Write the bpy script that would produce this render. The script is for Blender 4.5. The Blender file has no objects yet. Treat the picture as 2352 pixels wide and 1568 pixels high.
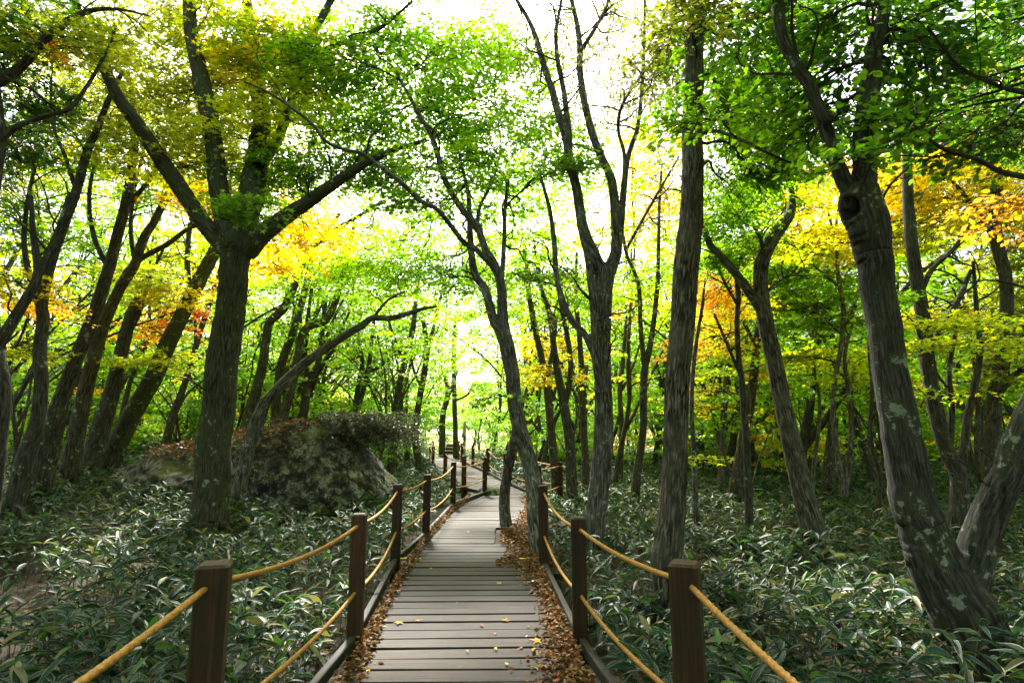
import bpy, math
import numpy as np
from mathutils import Vector

# ------------------------------------------------------------------ camera, sky, sun, exposure
scene = bpy.context.scene
C = scene.collection
F, CX, CY = 1307.0, 1176.0, 784.0            # focal length and centre of the photograph's 2352 x 1568 view
PITCH = math.radians(8.74)
EYE = 1.65
cam_d = bpy.data.cameras.new('camera')
cam_d.sensor_width = 36.0
cam_d.lens = F / 2352.0 * 36.0
cam_d.clip_start, cam_d.clip_end = 0.05, 1200.0
cam = bpy.data.objects.new('camera', cam_d)
C.objects.link(cam)
cam.location = (0, 0, EYE)
cam.rotation_euler = (math.radians(90) + PITCH, 0, 0)
scene.camera = cam

SUN_EL, SUN_AZ = math.radians(44), math.radians(-14)      # azimuth from +Y towards +X: ahead of the camera, a little left
world = bpy.data.worlds.new('World')
scene.world = world
world.use_nodes = True
wn, wl = world.node_tree.nodes, world.node_tree.links
wn.clear()
wo = wn.new('ShaderNodeOutputWorld'); wb = wn.new('ShaderNodeBackground')
sky = wn.new('ShaderNodeTexSky'); sky.sky_type = 'NISHITA'; sky.sun_disc = False
sky.sun_elevation, sky.sun_rotation = SUN_EL, SUN_AZ
sky.air_density, sky.dust_density, sky.ozone_density = 1.0, 4.0, 1.0
hs = wn.new('ShaderNodeHueSaturation'); hs.inputs['Saturation'].default_value = 0.45
wl.new(sky.outputs['Color'], hs.inputs['Color']); wl.new(hs.outputs['Color'], wb.inputs['Color'])
wl.new(wb.outputs[0], wo.inputs[0])
wb.inputs['Strength'].default_value = 0.12
sun_d = bpy.data.lights.new('sun', 'SUN')
sun_d.energy, sun_d.angle, sun_d.color = 4.8, math.radians(6), (1.0, 0.95, 0.86)
sun = bpy.data.objects.new('sun', sun_d); C.objects.link(sun)
sdir = Vector((math.sin(SUN_AZ) * math.cos(SUN_EL), math.cos(SUN_AZ) * math.cos(SUN_EL), math.sin(SUN_EL)))
sun.rotation_euler = sdir.to_track_quat('Z', 'Y').to_euler()
scene.view_settings.view_transform = 'Standard'
scene.view_settings.look = 'None'
scene.view_settings.gamma = 1.0
scene.view_settings.exposure = 2.0
cy = scene.cycles
cy.use_denoising = True
try: cy.denoiser = 'OPENIMAGEDENOISE'
except Exception: pass
cy.max_bounces, cy.diffuse_bounces, cy.glossy_bounces, cy.transmission_bounces = 6, 4, 2, 4
cy.use_adaptive_sampling = True; cy.adaptive_threshold = .025
cy.caustics_reflective = cy.caustics_refractive = False
cy.sample_clamp_indirect = 6.0

rng = np.random.default_rng(11)
U = lambda a, b, n=None: rng.uniform(a, b, n)

# ------------------------------------------------------------------ helpers: places
cp, sp = math.cos(PITCH), math.sin(PITCH)
def ray(x, y):
    dx, dy = (x - CX) / F, (CY - y) / F
    return np.array([dx, cp - sp * dy, sp + cp * dy])
def at(x, y, Y):                              # the point seen at x, y that stands Y metres ahead
    d = ray(x, y); s = Y / d[1]
    return np.array([0, 0, EYE]) + d * s, s
def on(x, y, z=0.0):                          # the point seen at x, y at height z
    d = ray(x, y); s = (z - EYE) / d[2]
    return np.array([0, 0, EYE]) + d * s
PATH = np.array([(-.16, -3), (-.20, 0), (-.25, 2.4), (-.35, 4.7), (-.47, 7.2), (-.50, 9.5), (-.44, 12), (-.28, 14.2),
                 (-.50, 16.5), (-1.25, 19.2), (-2.0, 23), (-2.9, 28), (-3.6, 33), (-3.9, 38), (-4.0, 44)])
def catmull(P, n):
    P = np.asarray(P, float)
    Q = np.vstack([2 * P[0] - P[1], P, 2 * P[-1] - P[-2]])
    out = []
    for i in range(len(P) - 1):
        p0, p1, p2, p3 = Q[i:i + 4]
        t = np.linspace(0, 1, n, endpoint=False)[:, None]
        out.append(0.5 * (2 * p1 + (p2 - p0) * t + (2 * p0 - 5 * p1 + 4 * p2 - p3) * t ** 2 + (3 * p1 - p0 - 3 * p2 + p3) * t ** 3))
    return np.vstack(out + [P[-1:]])
PATH_F = catmull(PATH, 24)
def path_dist(x, y):
    x, y = np.atleast_1d(x), np.atleast_1d(y)
    out = np.empty(len(x))
    for k in range(0, len(x), 20000):
        a = slice(k, k + 20000)
        out[a] = np.sqrt(((x[a, None] - PATH_F[None, :, 0]) ** 2 + (y[a, None] - PATH_F[None, :, 1]) ** 2).min(1))
    return out
def smooth(a, b, v):
    t = np.clip((v - a) / (b - a), 0, 1); return t * t * (3 - 2 * t)
def ground_z(x, y):
    x, y = np.asarray(x, float), np.asarray(y, float)
    z = -0.24 + 0.05 * np.sin(x * 0.9 + 1.3) * np.cos(y * 0.7) + 0.04 * np.sin(x * 2.1 + y * 1.7)
    z = z + 0.75 * smooth(3.5, 11, -x) * smooth(5, 13, y)
    z = z + 0.25 * smooth(4, 14, x) * smooth(8, 22, y)
    z = z + 0.9 * smooth(45, 120, y)
    return z

# ------------------------------------------------------------------ helpers: meshes
class MB:                                     # collects geometry for one mesh
    def __init__(self): self.v, self.f, self.n, self.col, self.uv = [], [], 0, [], []
    def add(self, V, faces, col=None, uv=None):
        V = np.asarray(V, float).reshape(-1, 3)
        self.f.append(np.asarray(faces, int) + self.n)      # faces: (m, k) array
        self.v.append(V); self.n += len(V)
        self.col.append(np.broadcast_to(np.asarray(col if col is not None else (1, 1, 1), float), (len(V), 3)))
        self.uv.append(uv if uv is not None else np.zeros((len(V), 2)))
    def mesh(self, name, smooth_=True):
        me = bpy.data.meshes.new(name)
        if not self.n: return me
        V = np.vstack(self.v); col = np.vstack(self.col); uv = np.vstack(self.uv)
        loops = np.concatenate([f.ravel() for f in self.f])
        sizes = np.concatenate([np.full(len(f), f.shape[1]) for f in self.f])
        starts = np.concatenate([[0], np.cumsum(sizes)[:-1]])
        me.vertices.add(len(V)); me.vertices.foreach_set('co', V.astype(np.float32).ravel())
        me.loops.add(len(loops)); me.loops.foreach_set('vertex_index', loops.astype(np.int32))
        me.polygons.add(len(sizes)); me.polygons.foreach_set('loop_start', starts.astype(np.int32))
        me.polygons.foreach_set('use_smooth', np.full(len(sizes), smooth_))
        a = me.color_attributes.new('tint', 'FLOAT_COLOR', 'POINT')
        a.data.foreach_set('color', np.hstack([col, np.ones((len(V), 1))]).astype(np.float32).ravel())
        u = me.uv_layers.new(name='UVMap')
        u.data.foreach_set('uv', uv[loops].astype(np.float32).ravel())
        me.update(calc_edges=True); me.validate()
        return me
    def build(self, name, mat, parent=None, smooth_=True, loc=None):
        if loc is not None:
            loc = np.asarray(loc, float); self.v = [v - loc for v in self.v]
        me = self.mesh(name, smooth_); me.materials.append(mat)
        o = bpy.data.objects.new(name, me); C.objects.link(o)
        if loc is not None and parent is None: o.location = loc
        if parent is not None: o.parent = parent
        return o
def tag(o, label, cat, group=None, kind=None):
    if label: o['label'] = label
    if cat: o['category'] = cat
    if group: o['group'] = group
    if kind: o['kind'] = kind
    return o
def empty(name, loc=(0, 0, 0)):
    o = bpy.data.objects.new(name, None); C.objects.link(o); o.location = tuple(loc); o.empty_display_size = 0.2
    return o
def unit(v): 
    v = np.asarray(v, float); return v / (np.linalg.norm(v, axis=-1, keepdims=True) + 1e-9)

def box(mb, c, s, rz=0.0, bev=0.0, col=None, tilt=0.0):
    """a box with bevelled edges: centre c, size s, turned by rz about z"""
    hx, hy, hz = np.asarray(s) / 2.0
    b = min(bev, hx * .45, hy * .45, hz * .45)
    if b <= 0:
        V = np.array([(x, y, z) for z in (-hz, hz) for x, y in ((-hx, -hy), (hx, -hy), (hx, hy), (-hx, hy))])
        Fq = [(0, 3, 2, 1), (4, 5, 6, 7), (0, 1, 5, 4), (1, 2, 6, 5), (2, 3, 7, 6), (3, 0, 4, 7)]
    else:
        def ring(i, z):
            ax, ay = hx - i, hy - i
            return [(-ax + b, -ay, z), (ax - b, -ay, z), (ax, -ay + b, z), (ax, ay - b, z), (ax - b, ay, z), (-ax + b, ay, z), (-ax, ay - b, z), (-ax, -ay + b, z)]
        V = np.array(ring(b, -hz) + ring(0, -hz + b) + ring(0, hz - b) + ring(b, hz))
        Fq = []
        for r in range(3):
            for k in range(8):
                Fq.append((r * 8 + k, r * 8 + (k + 1) % 8, r * 8 + 8 + (k + 1) % 8, r * 8 + 8 + k))
        for o_, rev in ((0, True), (24, False)):
            q = [(0, 1, 2, 7), (2, 3, 6, 7), (3, 4, 5, 6)]
            for a in q:
                a = tuple(o_ + i for i in a); Fq.append(a[::-1] if rev else a)
    if tilt: V[:, 2] += V[:, 0] * tilt
    c_, s_ = math.cos(rz), math.sin(rz)
    uv = np.stack([V[:, 0], V[:, 1] + V[:, 2]], 1)
    V = np.stack([V[:, 0] * c_ - V[:, 1] * s_, V[:, 0] * s_ + V[:, 1] * c_, V[:, 2]], 1) + np.asarray(c)
    mb.add(V, np.array(Fq), col, uv)

def tube(mb, P, R, sides=8, rough=0.0, ridges=0, cap=False, shape=None, col=None, seed=None):
    """a tapering tube along P with radii R; rough bends the skin, ridges cut furrows along it"""
    P = np.asarray(P, float); R = np.asarray(R, float); n = len(P)
    T = unit(np.gradient(P, axis=0))
    ref = np.array([0.0, 1.0, 0.0]) if abs(T[0][1]) < .9 else np.array([1.0, 0, 0])
    A = unit(np.cross(T, ref)); B = np.cross(T, A)
    S = np.concatenate([[0], np.cumsum(np.linalg.norm(np.diff(P, axis=0), axis=1))])
    th = np.linspace(0, 2 * math.pi, sides, endpoint=False)
    r = np.repeat(R[:, None], sides, 1)
    if rough or ridges:
        ph = rng.uniform(0, 6.28, 10)
        tt, ss = th[None, :], S[:, None]
        w = np.sin(tt + ss * 1.3 + ph[0]) * .5 + np.sin(2 * tt - ss * 2.1 + ph[1]) * .4 + np.sin(3 * tt + ss * 3.7 + ph[2]) * .3 + np.sin(ss * 5.1 + tt + ph[3]) * .3
        r = r * (1 + rough * w)
        if ridges:
            g = np.abs(np.sin(ridges * .5 * tt + 1.2 * np.sin(ss * 4 + ph[4] + 2 * np.sin(tt + ph[8])) + .8 * np.sin(ss * 9.3 + 3 * tt + ph[5])))
            r = r * (1 - .055 + .075 * g + .02 * np.sin(ss * 23 + 5 * tt + ph[6]))
    V = P[:, None, :] + r[:, :, None] * (np.cos(th)[None, :, None] * A[:, None, :] + np.sin(th)[None, :, None] * B[:, None, :])
    if shape is not None: V = shape(V)
    idx = np.arange(n * sides).reshape(n, sides)
    a, b = idx[:-1], idx[1:]
    Fq = np.stack([a, np.roll(a, -1, 1), np.roll(b, -1, 1), b], -1).reshape(-1, 4)
    uv = np.stack([np.repeat((th / 6.283)[None, :], n, 0) * max(R.mean() * 6.283, .02), np.repeat(S[:, None], sides, 1)], -1).reshape(-1, 2)
    base = mb.n
    mb.add(V.reshape(-1, 3), Fq, col, uv)
    if cap:
        for ring, rev in ((idx[0], True), (idx[-1], False)):
            c0 = V.reshape(-1, 3)[ring].mean(0)
            k = len(ring)
            mb.add(np.vstack([V.reshape(-1, 3)[ring], c0]), np.array([(i, (i + 1) % k, k) if not rev else ((i + 1) % k, i, k) for i in range(k)]), col, np.zeros((k + 1, 2)))

# leaf outlines: x across, y along, z fold
_m = []
for k, (ang, rr) in enumerate([(-90, .06), (-28, .52), (2, .22), (30, .68), (60, .27), (90, .82), (120, .27), (150, .68), (178, .22), (208, .52)]):
    _m.append((rr * math.cos(math.radians(ang)) * 1.05, rr * math.sin(math.radians(ang)) * 1.0 + .2, -.10 * rr * abs(math.cos(math.radians(ang)))))
LEAF = {
    'maple': (np.array(_m), np.array([[0, 1, 2, 3, 4, 5, 6, 7, 8, 9]])),
    'tri': (np.array([(0, 0, 0), (.52, .30, -.08), (.2, .42, 0), (0, 1, -.06), (-.2, .42, 0), (-.52, .30, -.08)]), np.array([[0, 1, 2, 3, 4, 5]])),
    'oval': (np.array([(0, 0, 0), (.24, .25, .05), (.26, .6, .05), (0, 1, -.05), (-.26, .6, .05), (-.24, .25, .05), (0, .45, 0)]),
             np.array([[0, 1, 6, 5], [1, 2, 3, 6], [5, 6, 3, 4]])),
    'quad': (np.array([(0, 0, 0), (.38, .45, -.05), (0, 1, 0), (-.38, .45, -.05)]), np.array([[0, 1, 2, 3]])),
    'long': (np.array([(0, 0, 0), (.16, .4, 0), (0, 1, -.1), (-.16, .4, 0)]), np.array([[0, 1, 2, 3]])),
}
def leaves(mb, pos, axis, normal, size, col, kind='tri'):
    T, Fq = LEAF[kind]
    pos = np.asarray(pos); n = len(pos)
    if not n: return
    ax = unit(axis); nz = normal - (normal * ax).sum(1, keepdims=True) * ax; nz = unit(nz)
    sx = np.cross(ax, nz)
    size = np.broadcast_to(np.asarray(size, float), (n,))
    V = pos[:, None, :] + size[:, None, None] * (T[None, :, 0:1] * sx[:, None, :] + T[None, :, 1:2] * ax[:, None, :] + T[None, :, 2:3] * nz[:, None, :])
    k = len(T)
    FF = (Fq[None] + (np.arange(n) * k)[:, None, None]).reshape(-1, Fq.shape[1])
    cc = np.repeat(np.broadcast_to(col, (n, 3)), k, 0)
    uv = np.tile(T[:, :2], (n, 1))
    mb.add(V.reshape(-1, 3), FF, cc, uv)

# ------------------------------------------------------------------ materials
def new_mat(name):
    m = bpy.data.materials.new(name); m.use_nodes = True
    nt = m.node_tree; nt.nodes.clear()
    out = nt.nodes.new('ShaderNodeOutputMaterial')
    return m, nt, out
def N(nt, t, **kw):
    n = nt.nodes.new(t)
    for k, v in kw.items():
        if k in n.inputs: n.inputs[k].default_value = v
        else: setattr(n, k, v)
    return n
def ramp(nt, stops, fac):
    r = nt.nodes.new('ShaderNodeValToRGB'); e = r.color_ramp.elements
    while len(e) < len(stops): e.new(.5)
    for i, (p, c) in enumerate(stops): e[i].position = p; e[i].color = (*c, 1)
    nt.links.new(fac, r.inputs['Fac']); return r
def mixc(nt, fac, a, b, mode='MIX'):
    m = nt.nodes.new('ShaderNodeMix'); m.data_type = 'RGBA'; m.blend_type = mode
    for s, v in ((0, fac), (6, a), (7, b)):
        if hasattr(v, 'is_linked') or hasattr(v, 'links'): nt.links.new(v, m.inputs[s])
        else: m.inputs[s].default_value = v if s == 0 else (*v, 1)
    return m.outputs[2]

def leaf_material(name, gloss=.18, trans=2.5, share=.62):
    m, nt, out = new_mat(name)
    at_ = N(nt, 'ShaderNodeAttribute', attribute_name='tint')
    oi = N(nt, 'ShaderNodeObjectInfo')
    col = mixc(nt, 1.0, at_.outputs['Color'], oi.outputs['Color'], 'MULTIPLY')
    d = N(nt, 'ShaderNodeBsdfDiffuse'); nt.links.new(col, d.inputs['Color'])
    t = N(nt, 'ShaderNodeBsdfTranslucent')
    nt.links.new(mixc(nt, 1.0, col, (trans * 1.08, trans, trans * .45), 'MULTIPLY'), t.inputs['Color'])
    mx = N(nt, 'ShaderNodeMixShader', Fac=share); nt.links.new(d.outputs[0], mx.inputs[1]); nt.links.new(t.outputs[0], mx.inputs[2])
    g = N(nt, 'ShaderNodeBsdfGlossy', Roughness=.42); g.inputs['Color'].default_value = (1, 1, 1, 1)
    fr = N(nt, 'ShaderNodeFresnel', IOR=1.4)
    ml = N(nt, 'ShaderNodeMath', operation='MULTIPLY'); ml.inputs[1].default_value = gloss; nt.links.new(fr.outputs[0], ml.inputs[0])
    m2 = N(nt, 'ShaderNodeMixShader'); nt.links.new(ml.outputs[0], m2.inputs[0]); nt.links.new(mx.outputs[0], m2.inputs[1]); nt.links.new(g.outputs[0], m2.inputs[2])
    nt.links.new(m2.outputs[0], out.inputs[0]); return m
M_LEAF = leaf_material('tree_leaf')

def bark_material(name, dark, mid, lichen=.0, moss=.0, scale=1.0, bump=.6, band=False):
    m, nt, out = new_mat(name)
    uv = N(nt, 'ShaderNodeUVMap'); ge = N(nt, 'ShaderNodeTexCoord')
    mp = N(nt, 'ShaderNodeMapping'); mp.inputs['Scale'].default_value = (42 * scale, 5.5 * scale, 1) if not band else (7 * scale, 24 * scale, 1)
    nt.links.new(uv.outputs[0], mp.inputs[0])
    n1 = N(nt, 'ShaderNodeTexNoise', Scale=1.0, Detail=7.0, Roughness=.65, Distortion=.6); nt.links.new(mp.outputs[0], n1.inputs['Vector'])
    n2 = N(nt, 'ShaderNodeTexNoise', Scale=4.5 if band else 3.2, Detail=5.0, Roughness=.6); nt.links.new(ge.outputs['Object'], n2.inputs['Vector'])
    n3 = N(nt, 'ShaderNodeTexNoise', Scale=13.0, Detail=6.0, Roughness=.7); nt.links.new(ge.outputs['Object'], n3.inputs['Vector'])
    c = ramp(nt, [(.40, tuple(x * .22 for x in dark)), (.5, dark), (.62, mid)], n1.outputs[0]).outputs[0]
    c = mixc(nt, ramp(nt, [(.35, (0, 0, 0)), (.7, (.55, .55, .55))], n2.outputs[0]).outputs[0], c, tuple(x * .8 for x in mid))
    if moss:
        f = ramp(nt, [(.52 - moss * .1, (0, 0, 0)), (.70 - moss * .1, (moss, moss, moss))], n2.outputs[0]).outputs[0]
        c = mixc(nt, f, c, (.055, .075, .02))
    if lichen:
        mm = N(nt, 'ShaderNodeMath', operation='MULTIPLY'); nt.links.new(n3.outputs[0], mm.inputs[0]); nt.links.new(n2.outputs[0], mm.inputs[1])
        f = ramp(nt, [(.345 - lichen * .05, (0, 0, 0)), (.375 - lichen * .05, (.85, .85, .85))], mm.outputs[0]).outputs[0]
        c = mixc(nt, f, c, (.33, .36, .31))
    b = N(nt, 'ShaderNodeBsdfPrincipled', Roughness=.9); nt.links.new(c, b.inputs['Base Color'])
    b.inputs['Specular IOR Level'].default_value = .25
    bp = N(nt, 'ShaderNodeBump', Strength=bump, Distance=.045); nt.links.new(n1.outputs[0], bp.inputs['Height']); nt.links.new(bp.outputs[0], b.inputs['Normal'])
    nt.links.new(b.outputs[0], out.inputs[0]); return m
M_BARK = bark_material('bark_grey_brown', (.052, .046, .036), (.125, .114, .092), lichen=.15, moss=.25)
M_BARK_ROUGH = bark_material('bark_furrowed', (.030, .026, .020), (.30, .265, .21), lichen=.0, moss=.15, bump=1.0)
M_BARK_MOSS = bark_material('bark_mossy', (.05, .046, .030), (.125, .12, .078), lichen=.05, moss=.8, bump=.8)
M_BARK_LICHEN = bark_material('bark_lichen', (.036, .034, .028), (.12, .115, .10), lichen=.38, moss=.4, bump=.8)
M_BARK_PALE = bark_material('bark_pale_grey', (.045, .042, .036), (.28, .265, .23), lichen=.35, moss=.2)
M_TWIG = bark_material('twig_bark', (.045, .038, .03), (.11, .095, .075), bump=.2)
M_HOLLOW = bark_material('hollow_shade', (.012, .010, .008), (.03, .024, .018), bump=.8)  # near-black tone that stands for the shade inside the knothole

def wood_material(name, c0, c1, c2, axis, rough=.75, bump=.25, groove=0.0, dirt=(.03, .028, .02)):
    m, nt, out = new_mat(name)
    tc = N(nt, 'ShaderNodeTexCoord'); oi = N(nt, 'ShaderNodeObjectInfo')
    ad = N(nt, 'ShaderNodeVectorMath', operation='ADD'); nt.links.new(tc.outputs['Object'], ad.inputs[0])
    cb = N(nt, 'ShaderNodeCombineXYZ')
    rn = N(nt, 'ShaderNodeMath', operation='MULTIPLY'); rn.inputs[1].default_value = 37.0; nt.links.new(oi.outputs['Random'], rn.inputs[0])
    for k in range(3): nt.links.new(rn.outputs[0], cb.inputs[k])
    nt.links.new(cb.outputs[0], ad.inputs[1])
    mp = N(nt, 'ShaderNodeMapping'); mp.inputs['Scale'].default_value = tuple(2.2 if k == axis else 46 for k in range(3)); nt.links.new(ad.outputs[0], mp.inputs[0])
    n1 = N(nt, 'ShaderNodeTexNoise', Scale=1.0, Detail=6.0, Roughness=.6, Distortion=.3); nt.links.new(mp.outputs[0], n1.inputs['Vector'])
    n2 = N(nt, 'ShaderNodeTexNoise', Scale=3.5, Detail=6.0, Roughness=.65); nt.links.new(ad.outputs[0], n2.inputs['Vector'])
    c = ramp(nt, [(.3, c0), (.52, c1), (.75, c2)], n1.outputs[0]).outputs[0]
    c = mixc(nt, ramp(nt, [(.38, (0, 0, 0)), (.72, (.75, .75, .75))], n2.outputs[0]).outputs[0], c, dirt)
    v = ramp(nt, [(0, (.72, .72, .72)), (1, (1.2, 1.2, 1.2))], oi.outputs['Random']).outputs[0]
    c = mixc(nt, 1.0, c, v, 'MULTIPLY')
    b = N(nt, 'ShaderNodeBsdfPrincipled', Roughness=rough); nt.links.new(c, b.inputs['Base Color'])
    b.inputs['Specular IOR Level'].default_value = .3
    bp = N(nt, 'ShaderNodeBump', Strength=bump, Distance=.01); nt.links.new(n1.outputs[0], bp.inputs['Height']); nt.links.new(bp.outputs[0], b.inputs['Normal'])
    nt.links.new(b.outputs[0], out.inputs[0]); return m
M_PLANK = wood_material('weathered_plank', (.014, .009, .006), (.036, .025, .017), (.072, .052, .037), 0, dirt=(.025, .019, .013))
M_KERB = wood_material('kerb_timber', (.03, .027, .022), (.06, .053, .045), (.11, .10, .088), 1, dirt=(.04, .04, .028))
M_POST = wood_material('stained_post', (.018, .008, .004), (.065, .028, .010), (.14, .062, .022), 2, rough=.6, dirt=(.032, .028, .012))
M_PALE_WOOD = wood_material('pale_step_wood', (.28, .27, .24), (.40, .38, .34), (.52, .5, .46), 0)

def simple(name, col, rough=.8, noise=.0, scale=20, bump=0):
    m, nt, out = new_mat(name)
    b = N(nt, 'ShaderNodeBsdfPrincipled', Roughness=rough)
    tc = N(nt, 'ShaderNodeTexCoord'); n1 = N(nt, 'ShaderNodeTexNoise', Scale=scale, Detail=5.0); nt.links.new(tc.outputs['Object'], n1.inputs['Vector'])
    c = ramp(nt, [(.3, tuple(x * (1 - noise) for x in col)), (.7, tuple(min(1, x * (1 + noise)) for x in col))], n1.outputs[0])
    nt.links.new(c.outputs[0], b.inputs['Base Color'])
    if bump:
        bp = N(nt, 'ShaderNodeBump', Strength=bump, Distance=.01); nt.links.new(n1.outputs[0], bp.inputs['Height']); nt.links.new(bp.outputs[0], b.inputs['Normal'])
    nt.links.new(b.outputs[0], out.inputs[0]); return m
M_ROPE = simple('golden_rope', (.46, .215, .035), .75, .35, 60, .4)
M_YELLOW = simple('yellow_paint', (.62, .44, .02), .6, .45, 30)
M_BLUE = simple('blue_paint', (.02, .07, .42), .5, .15)
M_SIGNY = simple('yellow_band_paint', (.75, .5, .03), .5, .15)
M_GREYPOLE = simple('grey_pole_metal', (.38, .38, .35), .5, .15)

# ------------------------------------------------------------------ ground
def make_ground():
    m, nt, out = new_mat('forest_floor')
    tc = N(nt, 'ShaderNodeTexCoord')
    n1 = N(nt, 'ShaderNodeTexNoise', Scale=9.0, Detail=9.0, Roughness=.75); nt.links.new(tc.outputs['Object'], n1.inputs['Vector'])
    n2 = N(nt, 'ShaderNodeTexNoise', Scale=.35, Detail=4.0); nt.links.new(tc.outputs['Object'], n2.inputs['Vector'])
    c = ramp(nt, [(.3, (.02, .015, .009)), (.5, (.06, .042, .024)), (.7, (.13, .088, .045))], n1.outputs[0]).outputs[0]
    c = mixc(nt, ramp(nt, [(.45, (0, 0, 0)), (.65, (.5, .5, .5))], n2.outputs[0]).outputs[0], c, (.05, .06, .022))
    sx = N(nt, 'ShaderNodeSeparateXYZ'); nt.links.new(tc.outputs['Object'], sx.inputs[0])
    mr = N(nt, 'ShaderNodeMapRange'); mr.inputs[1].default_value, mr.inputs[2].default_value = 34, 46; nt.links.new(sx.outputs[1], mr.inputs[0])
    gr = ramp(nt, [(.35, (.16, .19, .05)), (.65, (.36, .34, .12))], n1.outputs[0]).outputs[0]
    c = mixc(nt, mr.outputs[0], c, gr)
    b = N(nt, 'ShaderNodeBsdfPrincipled', Roughness=.95); nt.links.new(c, b.inputs['Base Color'])
    bp = N(nt, 'ShaderNodeBump', Strength=.8, Distance=.05); nt.links.new(n1.outputs[0], bp.inputs['Height']); nt.links.new(bp.outputs[0], b.inputs['Normal'])
    nt.links.new(b.outputs[0], out.inputs[0])
    g = np.sign(np.linspace(-1, 1, 181)) * np.abs(np.linspace(-1, 1, 181)) ** 2.2
    xs = g * 400; ys = 8 + g * 420
    X, Y = np.meshgrid(xs, ys); Z = ground_z(X, Y)
    idx = np.arange(X.size).reshape(X.shape)
    Fq = np.stack([idx[:-1, :-1], idx[:-1, 1:], idx[1:, 1:], idx[1:, :-1]], -1).reshape(-1, 4)
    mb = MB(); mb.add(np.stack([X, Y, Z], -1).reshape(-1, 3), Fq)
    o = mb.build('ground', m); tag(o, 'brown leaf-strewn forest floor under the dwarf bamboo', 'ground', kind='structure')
make_ground()

# ------------------------------------------------------------------ boardwalk: every plank, kerb timber and step marking a piece of its own
walk = tag(empty('boardwalk', (0, 0, 0)), 'winding boardwalk of dark weathered planks between rope railings', 'boardwalk', kind='structure')
plank_cache = {}
def plank_mesh(L, Wd):
    key = (round(L, 2), round(Wd, 3))
    if key not in plank_cache:
        mb = MB(); box(mb, (0, 0, 0), (L, Wd, .045), bev=.006); plank_cache[key] = mb.mesh('plank', False); plank_cache[key].materials.append(M_PLANK)
    return plank_cache[key]
S = np.concatenate([[0], np.cumsum(np.linalg.norm(np.diff(PATH_F, axis=0), axis=1))])
STEP_Y = on(1075, 1291)[1]
def half_width(y): return .80 + .12 * smooth(4.6, 2.2, y) * 1.0
s = 3.2
while s < S[-1] - 1.5:
    pitch_ = .198
    c = np.array([np.interp(s, S, PATH_F[:, 0]), np.interp(s, S, PATH_F[:, 1])])
    c2 = np.array([np.interp(s + .3, S, PATH_F[:, 0]), np.interp(s + .3, S, PATH_F[:, 1])])
    t = unit(c2 - c); rz = math.atan2(t[1], t[0]) - math.pi / 2
    if c[1] < 9.0: rz *= .5
    hw = float(half_width(c[1])); l, r = -hw, hw
    if 7.35 < c[1] < 8.9: r = .42
    if 8.9 <= c[1] < 10.25: r = .24 if c[1] < 9.6 else .22
    L = r - l; mid = (l + r) / 2
    z = -.0225 - (.03 if c[1] > STEP_Y else 0)
    o = bpy.data.objects.new('plank', plank_mesh(L, .178)); C.objects.link(o); o.parent = walk
    o.location = (c[0] + mid * math.cos(rz), c[1] + mid * math.sin(rz), z + U(-.004, .004))
    o.rotation_euler = (U(-.012, .012), U(-.004, .004), rz + U(-.008, .008))
    s += pitch_
def path_side(y, off):
    k = np.interp(y, PATH_F[:, 1], PATH_F[:, 0]); k2 = np.interp(y + .4, PATH_F[:, 1], PATH_F[:, 0])
    t = unit(np.array([k2 - k, .4])); return np.array([k + t[1] * off, y - t[0] * off])
# joists that carry the planks
for off in (-.6, .6):
    ys = np.arange(2.6, 42, 2.4)
    for a, b in zip(ys[:-1], ys[1:]):
        if off > 0 and 7.0 < b and a < 10.5: continue
        p, q = path_side(a, off), path_side(b, off); d = q - p
        mb = MB(); box(mb, (0, 0, 0), (.09, np.linalg.norm(d) - .01, .12), bev=.005)
        o = mb.build('joist', M_KERB, walk, False); o.location = (*((p + q) / 2), -.16); o.rotation_euler[2] = math.atan2(d[1], d[0]) - math.pi / 2
# step markings
for x0, x1 in ((916, 966), (1193, 1240)):
    a, b = on(x0, 1284), on(x1, 1288)
    mb = MB(); box(mb, (0, 0, 0), (abs(b[0] - a[0]), .05, .03), bev=.003)
    o = mb.build('step_marking', M_YELLOW, walk, False); o.location = ((a[0] + b[0]) / 2, (a[1] + b[1]) / 2 - .02, .016)

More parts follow.
